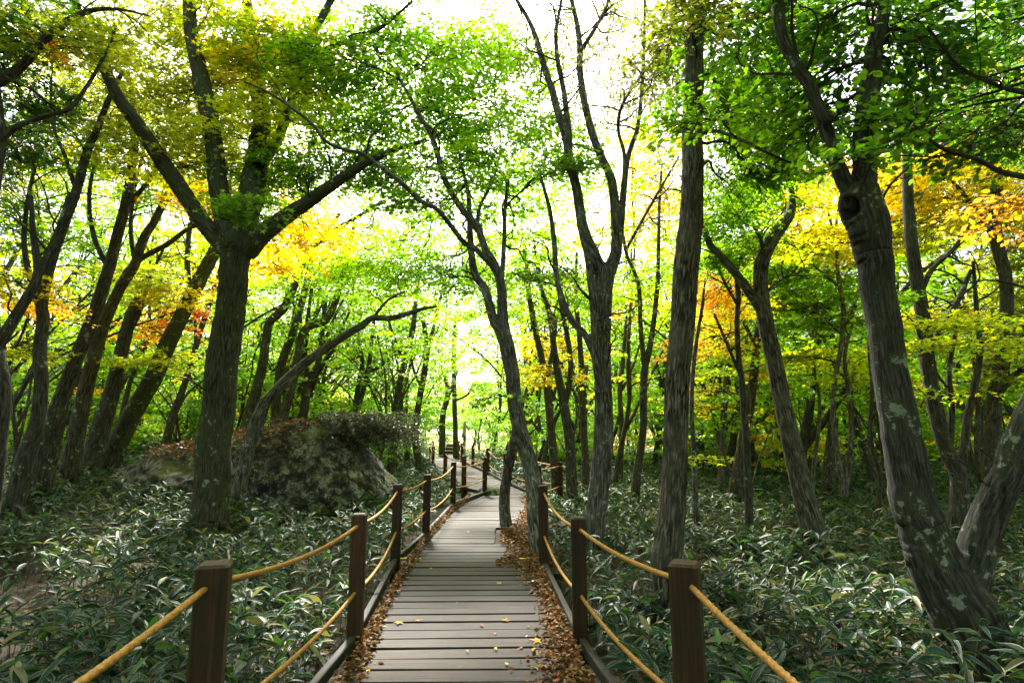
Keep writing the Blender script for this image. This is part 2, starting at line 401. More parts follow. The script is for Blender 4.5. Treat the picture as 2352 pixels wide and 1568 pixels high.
# ------------------------------------------------------------------ rope railings
post_mesh = {}
def make_post(parent, x, y, h, rz, w=.118, z0=-.35):
    key = (round(h, 2), w)
    if key not in post_mesh:
        mb = MB(); box(mb, (0, 0, (h + z0) / 2), (w, w, h - z0), bev=.012)
        post_mesh[key] = mb.mesh('post', False); post_mesh[key].materials.append(M_POST)
    o = bpy.data.objects.new('post', post_mesh[key]); C.objects.link(o); o.parent = parent
    o.location = (x, y, 0); o.rotation_euler = (U(-.01, .01), U(-.01, .01), rz)
    return o
def make_rope(parent, a, b, sag, r=.0135, near=True):
    a, b = np.asarray(a, float), np.asarray(b, float)
    L = np.linalg.norm(b - a); n = int(L / (.011 if near else .06)) + 4; sides = 12 if near else 6
    t = np.linspace(0, 1, n)[:, None]
    P = a + (b - a) * t; P[:, 2] -= sag * 4 * (t * (1 - t))[:, 0]
    mb = MB()
    if near:
        th = np.linspace(0, 2 * math.pi, sides, endpoint=False)
        T = unit(np.gradient(P, axis=0)); A = unit(np.cross(T, np.array([0, 0, 1.0]))); B = np.cross(T, A)
        Sx = t[:, 0] * L
        tw = Sx[:, None] * 2 * math.pi / .105
        rr = r * (.80 + .30 * np.abs(np.cos(1.5 * (th[None, :] - tw))))
        V = P[:, None, :] + rr[:, :, None] * (np.cos(th)[None, :, None] * A[:, None] + np.sin(th)[None, :, None] * B[:, None])
        idx = np.arange(n * sides).reshape(n, sides)
        Fq = np.stack([idx[:-1], np.roll(idx[:-1], -1, 1), np.roll(idx[1:], -1, 1), idx[1:]], -1).reshape(-1, 4)
        mb.add(V.reshape(-1, 3), Fq)
    else: tube(mb, P, np.full(n, r), sides)
    o = mb.build('rope', M_ROPE, parent); return o
def kerb(parent, p, q, z=.015):
    d = q - p; mb = MB(); box(mb, (0, 0, 0), (.055, np.linalg.norm(d) - .13, .085), bev=.006)
    o = mb.build('kerb_timber', M_KERB, parent, False); o.location = (*((p + q) / 2), z); o.rotation_euler[2] = math.atan2(d[1], d[0]) - math.pi / 2
def fence(name, label, posts, kerbs=True, sag=.06):
    root = tag(empty(name, (posts[0][0], posts[0][1], 0)), label, 'rope railing', 'rope railings along the boardwalk')
    inv = np.array([posts[0][0], posts[0][1], 0])
    for i, (x, y, h, rz, lo) in enumerate(posts):
        o = make_post(root, x - inv[0], y - inv[1], h, rz, .132 if 1 < y < 3.5 else .118)
    for i in range(len(posts) - 1):
        a, b = posts[i], posts[i + 1]
        near = min(a[1], b[1]) < 9
        for ha, hb in ((a[2] - .09, b[2] - .09), (a[4], b[4])):
            d = unit(np.array([b[0] - a[0], b[1] - a[1]])) * .03
            L = math.hypot(b[0] - a[0], b[1] - a[1])
            make_rope(root, np.array([a[0] + d[0], a[1] + d[1], ha]) - inv, np.array([b[0] - d[0], b[1] - d[1], hb]) - inv, sag * (L / 2.3) ** 1.5 * U(.7, 1.2), near=near)
        if kerbs and b[1] < 40:
            kerb(root, np.array(a[:2]) - inv[:2], np.array(b[:2]) - inv[:2])
    return root
g2 = lambda x, y: tuple(on(x, y)[:2])
L1, R1 = at(492, 1290, 2.62)[0], at(1575, 1290, 2.75)[0]
Lp = [(-1.20, .15, 1.05, 0, .40), (L1[0], L1[1], L1[2], .30, .40)]
for (x, y), h in zip([(815, 1470), (908, 1290), (978, 1228), (1040, 1160), (1113, 1133)], (.97, .95, .93, .93, .92)):
    p = g2(x, y); Lp.append((p[0], p[1], h, .12, .37))
Lp += [(-1.35, 16.4, .9, .4, .36), (-2.30, 20.0, .9, .4, .36), (-3.4, 25, .9, .3, .36), (-4.3, 30.5, .9, .2, .36), (-4.8, 35, .95, .1, .4)]
Rp = [(.98, .2, 1.0, 0, .42), (R1[0], R1[1], R1[2], -.42, .42)]
for (x, y), h in zip([(1333, 1475), (1250, 1300)], (.95, .96)):
    p = g2(x, y); Rp.append((p[0], p[1], h, -.08, .36))
Rp += [(at(1238, 1098, 9.2)[0][0], 9.2, .90, 0, .36), (at(1236, 1063, 12.1)[0][0], 12.1, .91, 0, .36), (1.10, 13.4, .90, .1, .36), (1.32, 13.0, .88, .1, .36)]
Op = [(1.02, 13.9, .9, .1, .36), (.56, 14.9, .93, .2, .36), (-.20, 18.2, .9, .3, .36), (-.93, 22.4, .92, .3, .36), (-1.75, 26, .92, .3, .36), (-2.6, 30, .92, .2, .36), (-3.15, 34.5, .95, .1, .4), (-3.2, 38.5, 1.05, 0, .45)]
fence('rope_railing', 'left rope railing of brown square posts beside the dwarf bamboo and mossy boulder', Lp)
fence('rope_railing', 'right rope railing of brown square posts, nearest the straight furrowed trunk', Rp)
fence('rope_railing', 'far rope railing of small posts along the outside of the bend', Op)

# wooden steps far along the path
st = tag(empty('wooden_steps', (-3.75, 37.5, 0)), 'pale wooden steps where the far boardwalk climbs away', 'steps')
for k in range(3):
    mb = MB(); box(mb, (0, 0, 0), (.95, .42, .06), bev=.008); o = mb.build('tread', M_PALE_WOOD, st, False); o.location = (-.1, k * .42, .25 + k * .2)
    mb = MB(); box(mb, (0, 0, 0), (.93, .03, .19), bev=.004); o = mb.build('riser', M_KERB, st, False); o.location = (-.1, k * .42 - .17, .125 + k * .2)
for sx_ in (-.62, .42):
    mb = MB(); box(mb, (0, 0, 0), (.06, 1.3, .25), bev=.006); o = mb.build('side_board', M_PALE_WOOD, st, False); o.location = (sx_, .42, .28)
    o.rotation_euler[0] = math.atan2(.2, .42)
# trail pole with a blue and a yellow band
pp = at(1067.5, 1018, 33)[0]
pl = tag(empty('trail_marker_pole', (pp[0], pp[1], ground_z(pp[0], pp[1]))), 'thin grey marker pole with blue and yellow bands beyond the bend', 'marker pole')
zb = 0; top = at(1067.5, 968, 33)[0][2] - float(ground_z(pp[0], pp[1]))
yb, bb0, bb1 = [at(1067.5, y_, 33)[0][2] - float(ground_z(pp[0], pp[1])) for y_ in (991, 999, 1013)]
for nm, z0, z1, mt, r_ in (('pole', -.3, top, M_GREYPOLE, .06), ('yellow_band', bb0 + .01, yb + .08, M_SIGNY, .068), ('blue_band', bb1, bb0, M_BLUE, .068)):
    mb = MB(); tube(mb, [(0, 0, z0), (0, 0, z1)], [r_, r_], 14, cap=True); mb.build(nm, mt, pl)

# ------------------------------------------------------------------ mossy boulder on the left
def fbm(V, seed, oct=5, f0=.5, gain=.55):
    r = np.random.default_rng(seed); out = np.zeros(len(V)); a, f = 1.0, f0
    for _ in range(oct):
        for _ in range(3):
            d = unit(r.normal(size=3)); out += a * np.sin(V @ d * f * 6.283 + r.uniform(0, 6.28)) / 3
        a *= gain; f *= 2.05
    return out
def ico(n):
    import bmesh
    bm = bmesh.new(); bmesh.ops.create_icosphere(bm, subdivisions=n, radius=1)
    V = np.array([v.co[:] for v in bm.verts]); Fq = np.array([[v.index for v in f.verts] for f in bm.faces]); bm.free(); return V, Fq
def boulder_material():
    m, nt, out = new_mat('mossy_rock')
    tc = N(nt, 'ShaderNodeTexCoord'); ge = N(nt, 'ShaderNodeNewGeometry')
    n1 = N(nt, 'ShaderNodeTexNoise', Scale=5.0, Detail=9.0, Roughness=.72); nt.links.new(tc.outputs['Object'], n1.inputs['Vector'])
    n2 = N(nt, 'ShaderNodeTexNoise', Scale=1.1, Detail=6.0, Roughness=.6); nt.links.new(tc.outputs['Object'], n2.inputs['Vector'])
    n3 = N(nt, 'ShaderNodeTexNoise', Scale=16.0, Detail=5.0, Roughness=.7); nt.links.new(tc.outputs['Object'], n3.inputs['Vector'])
    c = ramp(nt, [(.38, (.010, .010, .008)), (.5, (.045, .044, .036)), (.62, (.17, .17, .145))], n1.outputs[0]).outputs[0]
    mm = N(nt, 'ShaderNodeMath', operation='MULTIPLY'); nt.links.new(n1.outputs[0], mm.inputs[0]); nt.links.new(n3.outputs[0], mm.inputs[1])
    lf = mixc(nt, 1.0, ramp(nt, [(.262, (0, 0, 0)), (.30, (1, 1, 1))], mm.outputs[0]).outputs[0], ramp(nt, [(.46, (.04, .04, .04)), (.62, (.85, .85, .85))], n2.outputs[0]).outputs[0], 'MULTIPLY')
    c = mixc(nt, lf, c, (.44, .46, .41))
    sx = N(nt, 'ShaderNodeSeparateXYZ'); nt.links.new(ge.outputs['Normal'], sx.inputs[0])
    ad = N(nt, 'ShaderNodeMath', operation='MULTIPLY_ADD'); ad.inputs[1].default_value = .46; nt.links.new(sx.outputs[2], ad.inputs[0]); nt.links.new(n2.outputs[0], ad.inputs[2])
    c = mixc(nt, ramp(nt, [(.84, (0, 0, 0)), (.96, (.8, .8, .8))], ad.outputs[0]).outputs[0], c, (.085, .10, .018))
    ad2 = N(nt, 'ShaderNodeMath', operation='MULTIPLY'); nt.links.new(sx.outputs[2], ad2.inputs[0]); ad2.inputs[1].default_value = 1
    b = N(nt, 'ShaderNodeBsdfPrincipled', Roughness=.95); nt.links.new(c, b.inputs['Base Color'])
    bp = N(nt, 'ShaderNodeBump', Strength=1.0, Distance=.08); nt.links.new(n1.outputs[0], bp.inputs['Height']); nt.links.new(bp.outputs[0], b.inputs['Normal'])
    nt.links.new(b.outputs[0], out.inputs[0]); return m
M_ROCK = boulder_material()
V, Fq = ico(6)
bx = at(600, 1000, 13.4)[0]
def rock_shape(V, rx, ry, rz, seed, lumps=.12, flat=.75):
    P = np.sign(V) * np.abs(V) ** (.82 if lumps > .18 else .93)
    P = P / np.abs(P).max()
    P = P * np.array([rx, ry, rz]); d = fbm(P, seed, 6, .22, .6)
    P = P + unit(V) * (d * lumps * min(rx, ry, rz))[:, None] * np.array([1, 1, .8])
    return P
V1 = rock_shape(V, 3.6, 2.4, 1.66, 5, .18)
# the right end stands higher and rounder, the left end is a low shelf with a dark overhang
V1[:, 2] *= 1 - .16 * smooth(.6, -1.6, V1[:, 0])
V1[:, 2] -= .35 * smooth(1.4, 3.4, V1[:, 0])
BO = np.array([bx[0], 13.6, .0])
mb = MB(); mb.add(V1 + BO, Fq)
rock = tag(mb.build('boulder', M_ROCK, loc=BO), 'big mossy grey boulder with fallen leaves on top, left of the boardwalk', 'boulder')
V2, F2 = ico(4)
mb = MB(); R2c = on(1128, 1128); mb.add(rock_shape(V2, .42, .4, .34, 9, .2) + np.array([R2c[0] + .0, 15.4, -.1]), F2)
tag(mb.build('rock', M_ROCK, loc=(R2c[0], 15.4, -.1)), 'small mossy rock beside the boardwalk at the bend', 'rock')
def rock_top(x, y):                          # height of the boulder's skin below x, y
    q = V1 + BO; d = (q[:, 0] - x) ** 2 + (q[:, 1] - y) ** 2
    k = np.argsort(d)[:6]; return q[k, 2].max()

# ------------------------------------------------------------------ trees
COL = {'dgreen': (.035, .10, .008), 'green': (.10, .22, .004), 'lime': (.205, .38, .003), 'drab': (.10, .12, .025), 'olive': (.16, .20, .007), 'yel': (.36, .40, .005),
       'gold': (.52, .42, .006), 'orange': (.58, .28, .010), 'red': (.55, .13, .03), 'rust': (.24, .13, .02)}
DENSE = 1.9
def tint(c, n, var=.25, mix=None):
    base = np.array(COL[c]); out = np.tile(base, (n, 1))
    out = out * (1 + rng.normal(0, var * .5, (n, 1))).clip(.45, 1.6)
    out[:, 0] *= (1 + rng.normal(0, var * .4, n)).clip(.5, 1.5)
    nb = {'gold': 'yel', 'yel': 'lime', 'green': 'lime', 'lime': 'green', 'orange': 'yel', 'olive': 'yel', 'dgreen': 'green', 'red': 'orange', 'rust': 'gold', 'drab': 'olive'}[c]
    k = rng.random(n) < .2; out[k] = np.array(COL[nb]) * U(.7, 1.15, (k.sum(), 1))
    return out.clip(.004, .8)

def spray_field(lm, tm, cen, rad, n, colour, size, kind, attach=None, flat=.35, twigs=True):
    """sprays of leaves on thin twigs filling an ellipsoid: lm takes the leaves, tm the twigs"""
    per = 16; S_ = max(3, n // per)
    u = rng.normal(size=(S_, 3)); u = unit(u) * (rng.random((S_, 1)) ** .45)
    nl = max(1, int(round(rad[2] * 2 / .38)))               # leaves hang in level storeys
    lay = (rng.integers(0, nl, S_) + .5) / nl * 2 - 1
    u[:, 2] = np.where(rng.random(S_) < .7, lay * np.sqrt(np.clip(1 - (u[:, :2] ** 2).sum(1), 0, 1)), u[:, 2])
    start = cen + u * rad
    att = cen if attach is None else attach
    d = start - att; d[:, 2] *= .15; d = unit(unit(d) + rng.normal(0, .65, (S_, 3)) * np.array([1, 1, .22]))
    ln = U(.30, .62, S_) * (size / .075) ** .5
    t = U(0.05, 1, (S_, per)); side = np.where(rng.random((S_, per)) < .5, -1.0, 1.0)
    perp = unit(np.cross(d, np.array([0, 0, 1.0])))
    droop = -(t ** 2) * ln[:, None] * U(.05, .35, (S_, 1))
    pos = start[:, None] + d[:, None] * (ln[:, None] * t)[..., None] + perp[:, None] * (side * U(0, .16, (S_, per)) * (1.1 - .6 * t))[..., None] * (size / .075)
    pos[..., 2] += droop + rng.normal(0, .025, (S_, per))
    ax = d[:, None] * .7 + perp[:, None] * (side * .75)[..., None] + rng.normal(0, .35, (S_, per, 3)); ax[..., 2] -= .25
    nr = np.array([0, 0, 1.0]) + rng.normal(0, flat, (S_, per, 3))
    m = S_ * per
    cv = tint(colour, m).reshape(S_, per, 3) * U(.75, 1.25, (S_, 1, 1))
    leaves(lm, pos.reshape(-1, 3), ax.reshape(-1, 3), nr.reshape(-1, 3), (size * U(.7, 1.25, m)), cv.reshape(-1, 3).clip(0, .8), kind)
    if twigs and tm is not None:
        e = start + d * ln[:, None]; e[:, 2] -= ln * .2
        A = start - d * .12; mid_ = (A + e) / 2 + rng.normal(0, .03, (S_, 3))
        w = .0035 * (size / .075)
        q = np.stack([A, mid_, e], 1)                        # three-sided twigs
        th = np.array([0, 2.09, 4.19]); up = np.array([0, 0, 1.0])
        off = np.cos(th)[None, :, None] * perp[:, None] + np.sin(th)[None, :, None] * up
        Vv = q[:, :, None, :] + off[:, None] * (np.array([1.6, 1.0, .3]) * w)[None, :, None, None]
        base = (np.arange(S_) * 9)[:, None, None]
        fl = np.array([[k * 3 + j, k * 3 + (j + 1) % 3, k * 3 + 3 + (j + 1) % 3, k * 3 + 3 + j] for k in range(2) for j in range(3)])
        tm.add(Vv.reshape(-1, 3), (fl[None] + base).reshape(-1, 4))
    return start

def branchlet(tm, a, b, r0, r1, wob=.12, n=9, sides=5):
    a, b = np.asarray(a, float), np.asarray(b, float); L = np.linalg.norm(b - a)
    k = max(3, n // 2); t = np.linspace(0, 1, k)[:, None]
    P = a + (b - a) * t; P[1:-1] += rng.normal(0, wob * L / k, (k - 2, 3)); P[1:-1, 2] += .08 * L * np.sin(t[1:-1, 0] * 3.14)
    P = catmull(P, 4); tube(tm, P, np.linspace(r0, r1, len(P)), sides)
    return P

def grow(tm, P, R, n, lens, t0=.35, out=None, depth=1, gnarl=.35, up=.15, tips=None):
    """side branches that leave the stem P; every tip is noted in tips"""
    for _ in range(n):
        k = int(U(t0, .98) * (len(P) - 1)); k = min(max(k, 1), len(P) - 2)
        T = unit(P[k + 1] - P[k - 1]); d = unit(rng.normal(size=3)); d = unit(d - T * (d @ T))
        d = unit(T * .55 + d * .8 + np.array([0, 0, up])); L = U(*lens); r = min(R[k] * .55, .006 + .011 * L)
        Q = [P[k]]; m = 7
        for i in range(m):
            d = unit(d + rng.normal(0, gnarl, 3) * np.array([1, 1, .6])); d[2] = d[2] * .9 + .02
            Q.append(Q[-1] + d * L / m)
        Q = catmull(np.array(Q), 3); RR = np.linspace(r, max(.0025, r * .18), len(Q))
        tube(tm, Q, RR, 5 if r > .012 else 4)
        if tips is not None: tips.append((Q[-1], Q[len(Q) // 2]))
        if depth > 0: grow(tm, Q, RR, 3, (lens[0] * .4, lens[1] * .5), .3, out, depth - 1, gnarl, up, tips)

def tree(name, label, Y, stems, clumps=(), mat=None, group=None, kind='tri', size=.075, twigs=6, sides=14, ridges=0, rough=.06, bare=None, shape=None, flat=.35, root_z=None, tl=(.5, 1.3), fine=False, step=.05):
    """stems: lists of (x, y, width[, metres nearer or farther]) as the photograph shows them, at the distance Y;
    clumps: (x, y, half width, half height, colour, leaves[, depth shift])"""
    mat = mat or M_BARK
    P0 = []
    for s_ in stems:
        pts, rad = [], []
        for q in s_:
            dy = q[3] if len(q) > 3 else 0
            p, sc = at(q[0], q[1], Y + dy); pts.append(p); rad.append(q[2] * sc / F / 2 * (.86 if group == LEFT else 1))
        P0.append((np.array(pts), np.array(rad)))
    b = P0[0][0][0].copy(); gz = float(ground_z(b[0], b[1])) if root_z is None else root_z
    root = tag(empty(name, (b[0], b[1], gz)), label, 'tree', group or 'forest trees near the boardwalk'); org = np.array([b[0], b[1], gz])
    allP = []
    for i, (pts, rad) in enumerate(P0):
        if i == 0:                                            # carry the trunk down into the ground with a flared foot
            d = pts[0] - pts[1]; d = d / max(1e-3, abs(d[2])); h = max(.05, pts[0][2] - gz)
            pts = np.vstack([pts[0] + d * (h + .12) * np.array([.6, .6, 1]), pts[0] + d * h * .5 * np.array([.7, .7, 1]), pts])
            rad = np.concatenate([[rad[0] * 1.28], [rad[0] * 1.08], rad])
        L = np.linalg.norm(np.diff(pts, axis=0), axis=1).sum()
        per = max(4, int(L / len(pts) / (step if fine else .11)))
        PP = catmull(pts, per); RR = catmull(rad[:, None], per)[:, 0].clip(.003)
        j = rng.normal(0, 1, (len(PP), 3)); ker = np.ones(9) / 9
        j = np.stack([np.convolve(j[:, k], ker, 'same') for k in range(3)], 1)
        PP = PP + j * (RR[:, None] * .12)
        mb = MB(); big = RR.max()
        sd = (40 if fine else sides) if big > .06 else (10 if big > .03 else 7)
        tube(mb, PP, RR, sd, rough=rough, ridges=(ridges if big > .05 else 0), cap=(i == 0), shape=shape if i == 0 else None)
        mb.v = [v - org for v in mb.v]
        mb.build('trunk' if i == 0 else 'limb', mat, root)
        allP.append((PP, RR))
    tm, lm = MB(), MB(); tips = []
    for i, (PP, RR) in enumerate(allP):
        if twigs: grow(tm, PP, RR, twigs if i else max(1, twigs // 2), tl, .45 if i == 0 else .3, depth=1, tips=tips)
    cloud = np.vstack([p[len(p) // 3:] for p, _ in allP]); crad = np.concatenate([r[len(r) // 3:] for _, r in allP])
    for c in clumps:
        x, y, rx, ry, colr, n = c[:6]; dy = c[6] if len(c) > 6 else U(-.1, 1.3)
        cen, sc = at(x, y, Y + dy); rad = np.array([rx * 1.3 * sc / F, max(.35, rx * sc / F * .62), ry * 1.35 * sc / F])
        k = int(np.argmin(((cloud - cen) ** 2).sum(1) + .6 * np.clip(cloud[:, 2] - cen[2], 0, 9) ** 2))
        n = n * DENSE
        st_ = spray_field(lm, tm, cen, rad, int(n), colr, size, kind, cloud[k], flat)
        bp = branchlet(tm, cloud[k], cen, min(crad[k] * .6, .022), .006, .16, 12)
        for q in range(min(len(st_), 4 + int(n) // 160)):
            branchlet(tm, bp[int(U(.3, .95) * len(bp))], st_[rng.integers(len(st_))], .0075, .003, .14, 8, 4)
    if bare and tips:                                          # few small leaves at the tips of bare branches
        n = bare[0]; P_ = np.array([tp[0] + (tp[1] - tp[0]) * U(0, 1) for tp in [tips[i] for i in rng.integers(0, len(tips), n)]]) + rng.normal(0, .10, (n, 3))
        leaves(lm, P_, rng.normal(size=(n, 3)) + np.array([0, 0, -.6]), rng.normal(size=(n, 3)) + np.array([0, 0, .5]), size * U(.6, 1.1, n), tint(bare[1], n), kind)
    for m_, nm, mt in ((tm, 'branchlets', M_TWIG), (lm, 'crown', M_LEAF)):
        if m_.n:
            m_.v = [v - org for v in m_.v]; o = m_.build(nm, mt, root); o['kind'] = 'stuff'
    return root

LEFT = 'leaning trees at the left of the path'
# --- the big forked tree on the left
tree('forked_tree', 'stout olive-barked tree forking into four limbs in front of the mossy boulder', 9.3, [
    [(484, 1172, 84), (488, 1100, 78), (495, 1000, 74), (504, 900, 68), (519, 780, 68), (531, 680, 64), (541, 600, 62), (546, 558, 66), (548, 528, 30)],
    [(533, 590, 44), (490, 540, 40), (440, 470, 36), (380, 380, 34), (320, 290, 30, -.3), (270, 220, 27, -.5), (225, 120, 23, -.7), (190, 50, 19, -.8), (150, -40, 15, -1)],
    [(532, 560, 52), (514, 480, 46), (499, 400, 41), (488, 300, 38), (471, 220, 37, .2), (450, 130, 33, .3), (437, 50, 29, .4), (430, -60, 24, .5)],
    [(556, 560, 56), (572, 460, 55), (590, 370, 48, .4), (599, 280, 40, .6), (592, 200, 35, .8), (580, 120, 30, 1), (570, 40, 24, 1.1), (560, -60, 18, 1.2)],
    [(562, 580, 48), (600, 540, 44), (645, 506, 37), (705, 466, 31), (770, 420, 25, -.2), (840, 375, 18, -.4), (905, 345, 12, -.5), (980, 322, 8, -.6)],
    [(592, 380, 26), (635, 325, 22, .4), (672, 230, 19, .3), (712, 95, 18, .2), (745, 30, 17, .1), (785, -50, 14)],
    [(700, 130, 12, .2), (787, 99, 11, .1), (850, 75, 9), (893, 51, 8), (948, 2, 6)]],
    [(330, 50, 150, 60, 'olive', 1100), (450, 110, 140, 80, 'olive', 1700), (560, 50, 150, 70, 'yel', 2200), (650, 130, 110, 70, 'gold', 1600), (420, 250, 120, 70, 'olive', 1500),
     (540, 210, 130, 70, 'olive', 1900), (560, 320, 120, 70, 'yel', 1500), (660, 260, 90, 60, 'yel', 900), (330, 330, 110, 60, 'olive', 1000), (470, 390, 100, 60, 'yel', 1200),
     (440, 440, 60, 40, 'orange', 500, 1.5), (640, 470, 80, 40, 'orange', 500, 2), (600, 410, 80, 50, 'green', 900), (700, 400, 110, 45, 'green', 1100), (565, 490, 50, 36, 'green', 420, -.8),
     (700, 535, 90, 36, 'gold', 900, 2), (640, 590, 90, 34, 'gold', 800, 2.5), (800, 385, 90, 36, 'green', 700), (250, 180, 90, 60, 'olive', 900), (860, 30, 110, 50, 'green', 700, .5), (930, 60, 70, 40, 'green', 350, .5)],
    M_BARK_MOSS, kind='maple', size=.085, twigs=7, sides=22, ridges=16, fine=True)

# --- the twin-stemmed tree standing in the boardwalk
tree('twin_stemmed_tree', 'grey twin-stemmed tree growing through the boardwalk, limbs arching left overhead', 8.9, [
    [(1240, 1262, 44, -1.0), (1232, 1200, 40, -.8), (1226, 1130, 38, -.5), (1217, 1075, 37, -.3), (1203, 1020, 36, -.1), (1187, 960, 35), (1180, 900, 34), (1175, 846, 33), (1163, 790, 34), (1156, 740, 26), (1152, 660, 22), (1142, 618, 20)],
    [(1163, 1204, 29, .85), (1159, 1165, 25, .8), (1160, 1123, 24, .7), (1167, 1079, 23, .5), (1177, 1035, 22, .25), (1186, 985, 20)],
    [(1163, 800, 26), (1148, 760, 24), (1132, 730, 22), (1114, 665, 19), (1089, 625, 17, .2), (1081, 553, 15, .3), (1079, 500, 13, .4), (1075, 440, 10, .5), (1060, 380, 7, .6)],
    [(1146, 640, 20), (1135, 605, 19), (1115, 572, 17), (1096, 520, 16), (1063, 483, 15), (1040, 447, 14), (1018, 403, 13), (1003, 348, 12), (988, 304, 11), (966, 272, 10), (944, 227, 8), (920, 185, 6)],
    [(1140, 620, 14), (1094, 573, 13, -.2), (1067, 558, 12, -.3), (1032, 513, 12, -.5), (1003, 480, 11, -.6), (966, 461, 11, -.7), (930, 428, 10, -.8), (900, 403, 10, -.9), (867, 377, 9, -1), (830, 352, 9, -1.1), (790, 343, 8, -1.2), (748, 324, 8, -1.3), (718, 286, 7, -1.4), (677, 253, 7, -1.5), (615, 212, 5, -1.6), (560, 188, 4, -1.7)],
    [(1150, 680, 12), (1158, 560, 10, .2), (1160, 480, 9, .3), (1170, 400, 7, .4)],
    [(1094, 520, 9), (1104, 470, 8, .2), (1130, 420, 6, .4), (1150, 350, 5, .6)]],
    [(640, 110, 110, 50, 'green', 800), (750, 150, 120, 55, 'green', 1100), (850, 100, 110, 55, 'lime', 900), (880, 210, 150, 60, 'green', 1500), (990, 150, 130, 70, 'lime', 1400), (1090, 90, 100, 50, 'lime', 900),
     (1010, 260, 150, 50, 'green', 1300), (1130, 190, 120, 65, 'lime', 1200), (770, 270, 120, 55, 'lime', 1100), (860, 320, 110, 40, 'green', 800), (1100, 330, 110, 55, 'lime', 1000), (1220, 320, 90, 45, 'lime', 700),
     (1040, 385, 100, 45, 'lime', 800), (940, 400, 80, 32, 'green', 400), (1150, 440, 90, 45, 'lime', 700), (1250, 400, 90, 30, 'lime', 500), (1290, 390, 60, 20, 'green', 300, -1), (1000, 470, 90, 26, 'green', 500), (1150, 912, 36, 9, 'green', 60, -.3),
     (960, 585, 150, 42, 'lime', 1500, 3), (870, 640, 120, 42, 'lime', 1100, 4), (1040, 640, 120, 36, 'lime', 1100, 3), (780, 600, 90, 36, 'lime', 700, 4), (1190, 560, 90, 36, 'lime', 700, 2), (1240, 625, 70, 20, 'green', 350, 1), (1090, 720, 90, 34, 'lime', 700, 5), (950, 520, 110, 34, 'lime', 700, 5), (880, 470, 90, 30, 'lime', 450, 6), (1100, 540, 80, 34, 'lime', 600, 5), (1000, 800, 90, 30, 'lime', 600, 8), (1130, 640, 70, 34, 'lime', 500, 5)],
    M_BARK_PALE, kind='tri', size=.085, twigs=5, sides=18, ridges=12, root_z=-.06)

# --- forked tree with bare upper limbs, right of the middle
tree('forked_tree', 'tall grey tree with a vase of nearly bare upper limbs, right of the path bend', 7.9, [
    [(1364, 1240, 52), (1368, 1190, 46), (1378, 1104, 45), (1387, 993, 44), (1385, 883, 39), (1384, 773, 36), (1386, 680, 38), (1390, 628, 44), (1394, 606, 22)],
    [(1386, 640, 34), (1360, 580, 30), (1338, 520, 25), (1325, 439, 22), (1308, 366, 20), (1299, 311, 19), (1281, 256, 17), (1268, 205, 15), (1248, 146, 14), (1233, 92, 12), (1215, 48, 10), (1186, 0, 8), (1165, -30, 7)],
    [(1309, 345, 14), (1307, 300, 14), (1301, 256, 13), (1294, 205, 12), (1281, 140, 11), (1277, 73, 9), (1288, 10, 7), (1292, -40, 6)],
    [(1398, 625, 34), (1415, 580, 27), (1416, 520, 24), (1406, 421, 20), (1384, 366, 18), (1362, 311, 17), (1343, 238, 16), (1332, 165, 15), (1332, 110, 14), (1325, 55, 11), (1310, -10, 9)],
    [(1334, 118, 10), (1362, 73, 9), (1387, 29, 8), (1404, -20, 7)],
    [(1404, 610, 20), (1424, 540, 14), (1432, 460, 13), (1439, 384, 12), (1448, 340, 11), (1464, 293, 10), (1475, 201, 8), (1479, 110, 7), (1482, -20, 5)],
    [(1426, 470, 9, -.2), (1435, 366, 9, -.3), (1421, 304, 8, -.3), (1424, 256, 8, -.4), (1450, 205, 7, -.5), (1497, 146, 5, -.6), (1549, 92, 4, -.7)],
    [(1384, 900, 24, -.15), (1371, 830, 22, -.2), (1366, 720, 20, -.2), (1356, 640, 18, -.2), (1350, 590, 16), (1330, 500, 13, .3), (1322, 380, 11, .4)],
    [(1372, 835, 16, -.1), (1346, 772, 16), (1314, 736, 15), (1290, 682, 14), (1277, 627, 13, .2), (1272, 553, 12, .3), (1262, 480, 9, .3), (1240, 400, 7, .4)],
    [(1440, 570, 8, .2), (1490, 480, 7, .2), (1530, 410, 5, .2), (1560, 360, 4, .2)]],
    [(1290, 60, 90, 60, 'drab', 450), (1400, 110, 120, 90, 'drab', 700), (1490, 60, 70, 70, 'olive', 320), (1350, 240, 80, 70, 'drab', 420), (1500, 210, 60, 70, 'drab', 500), (1240, 250, 60, 60, 'green', 260), (1270, 470, 70, 50, 'lime', 500, 3), (1380, 480, 60, 50, 'lime', 380, 4), (1220, 170, 70, 60, 'olive', 300, 2), (1440, 300, 60, 60, 'olive', 300, 2)],
    M_BARK_PALE, kind='long', size=.075, twigs=7, sides=20, ridges=14, bare=(4200, 'drab'), tl=(.4, 1.1), fine=True)

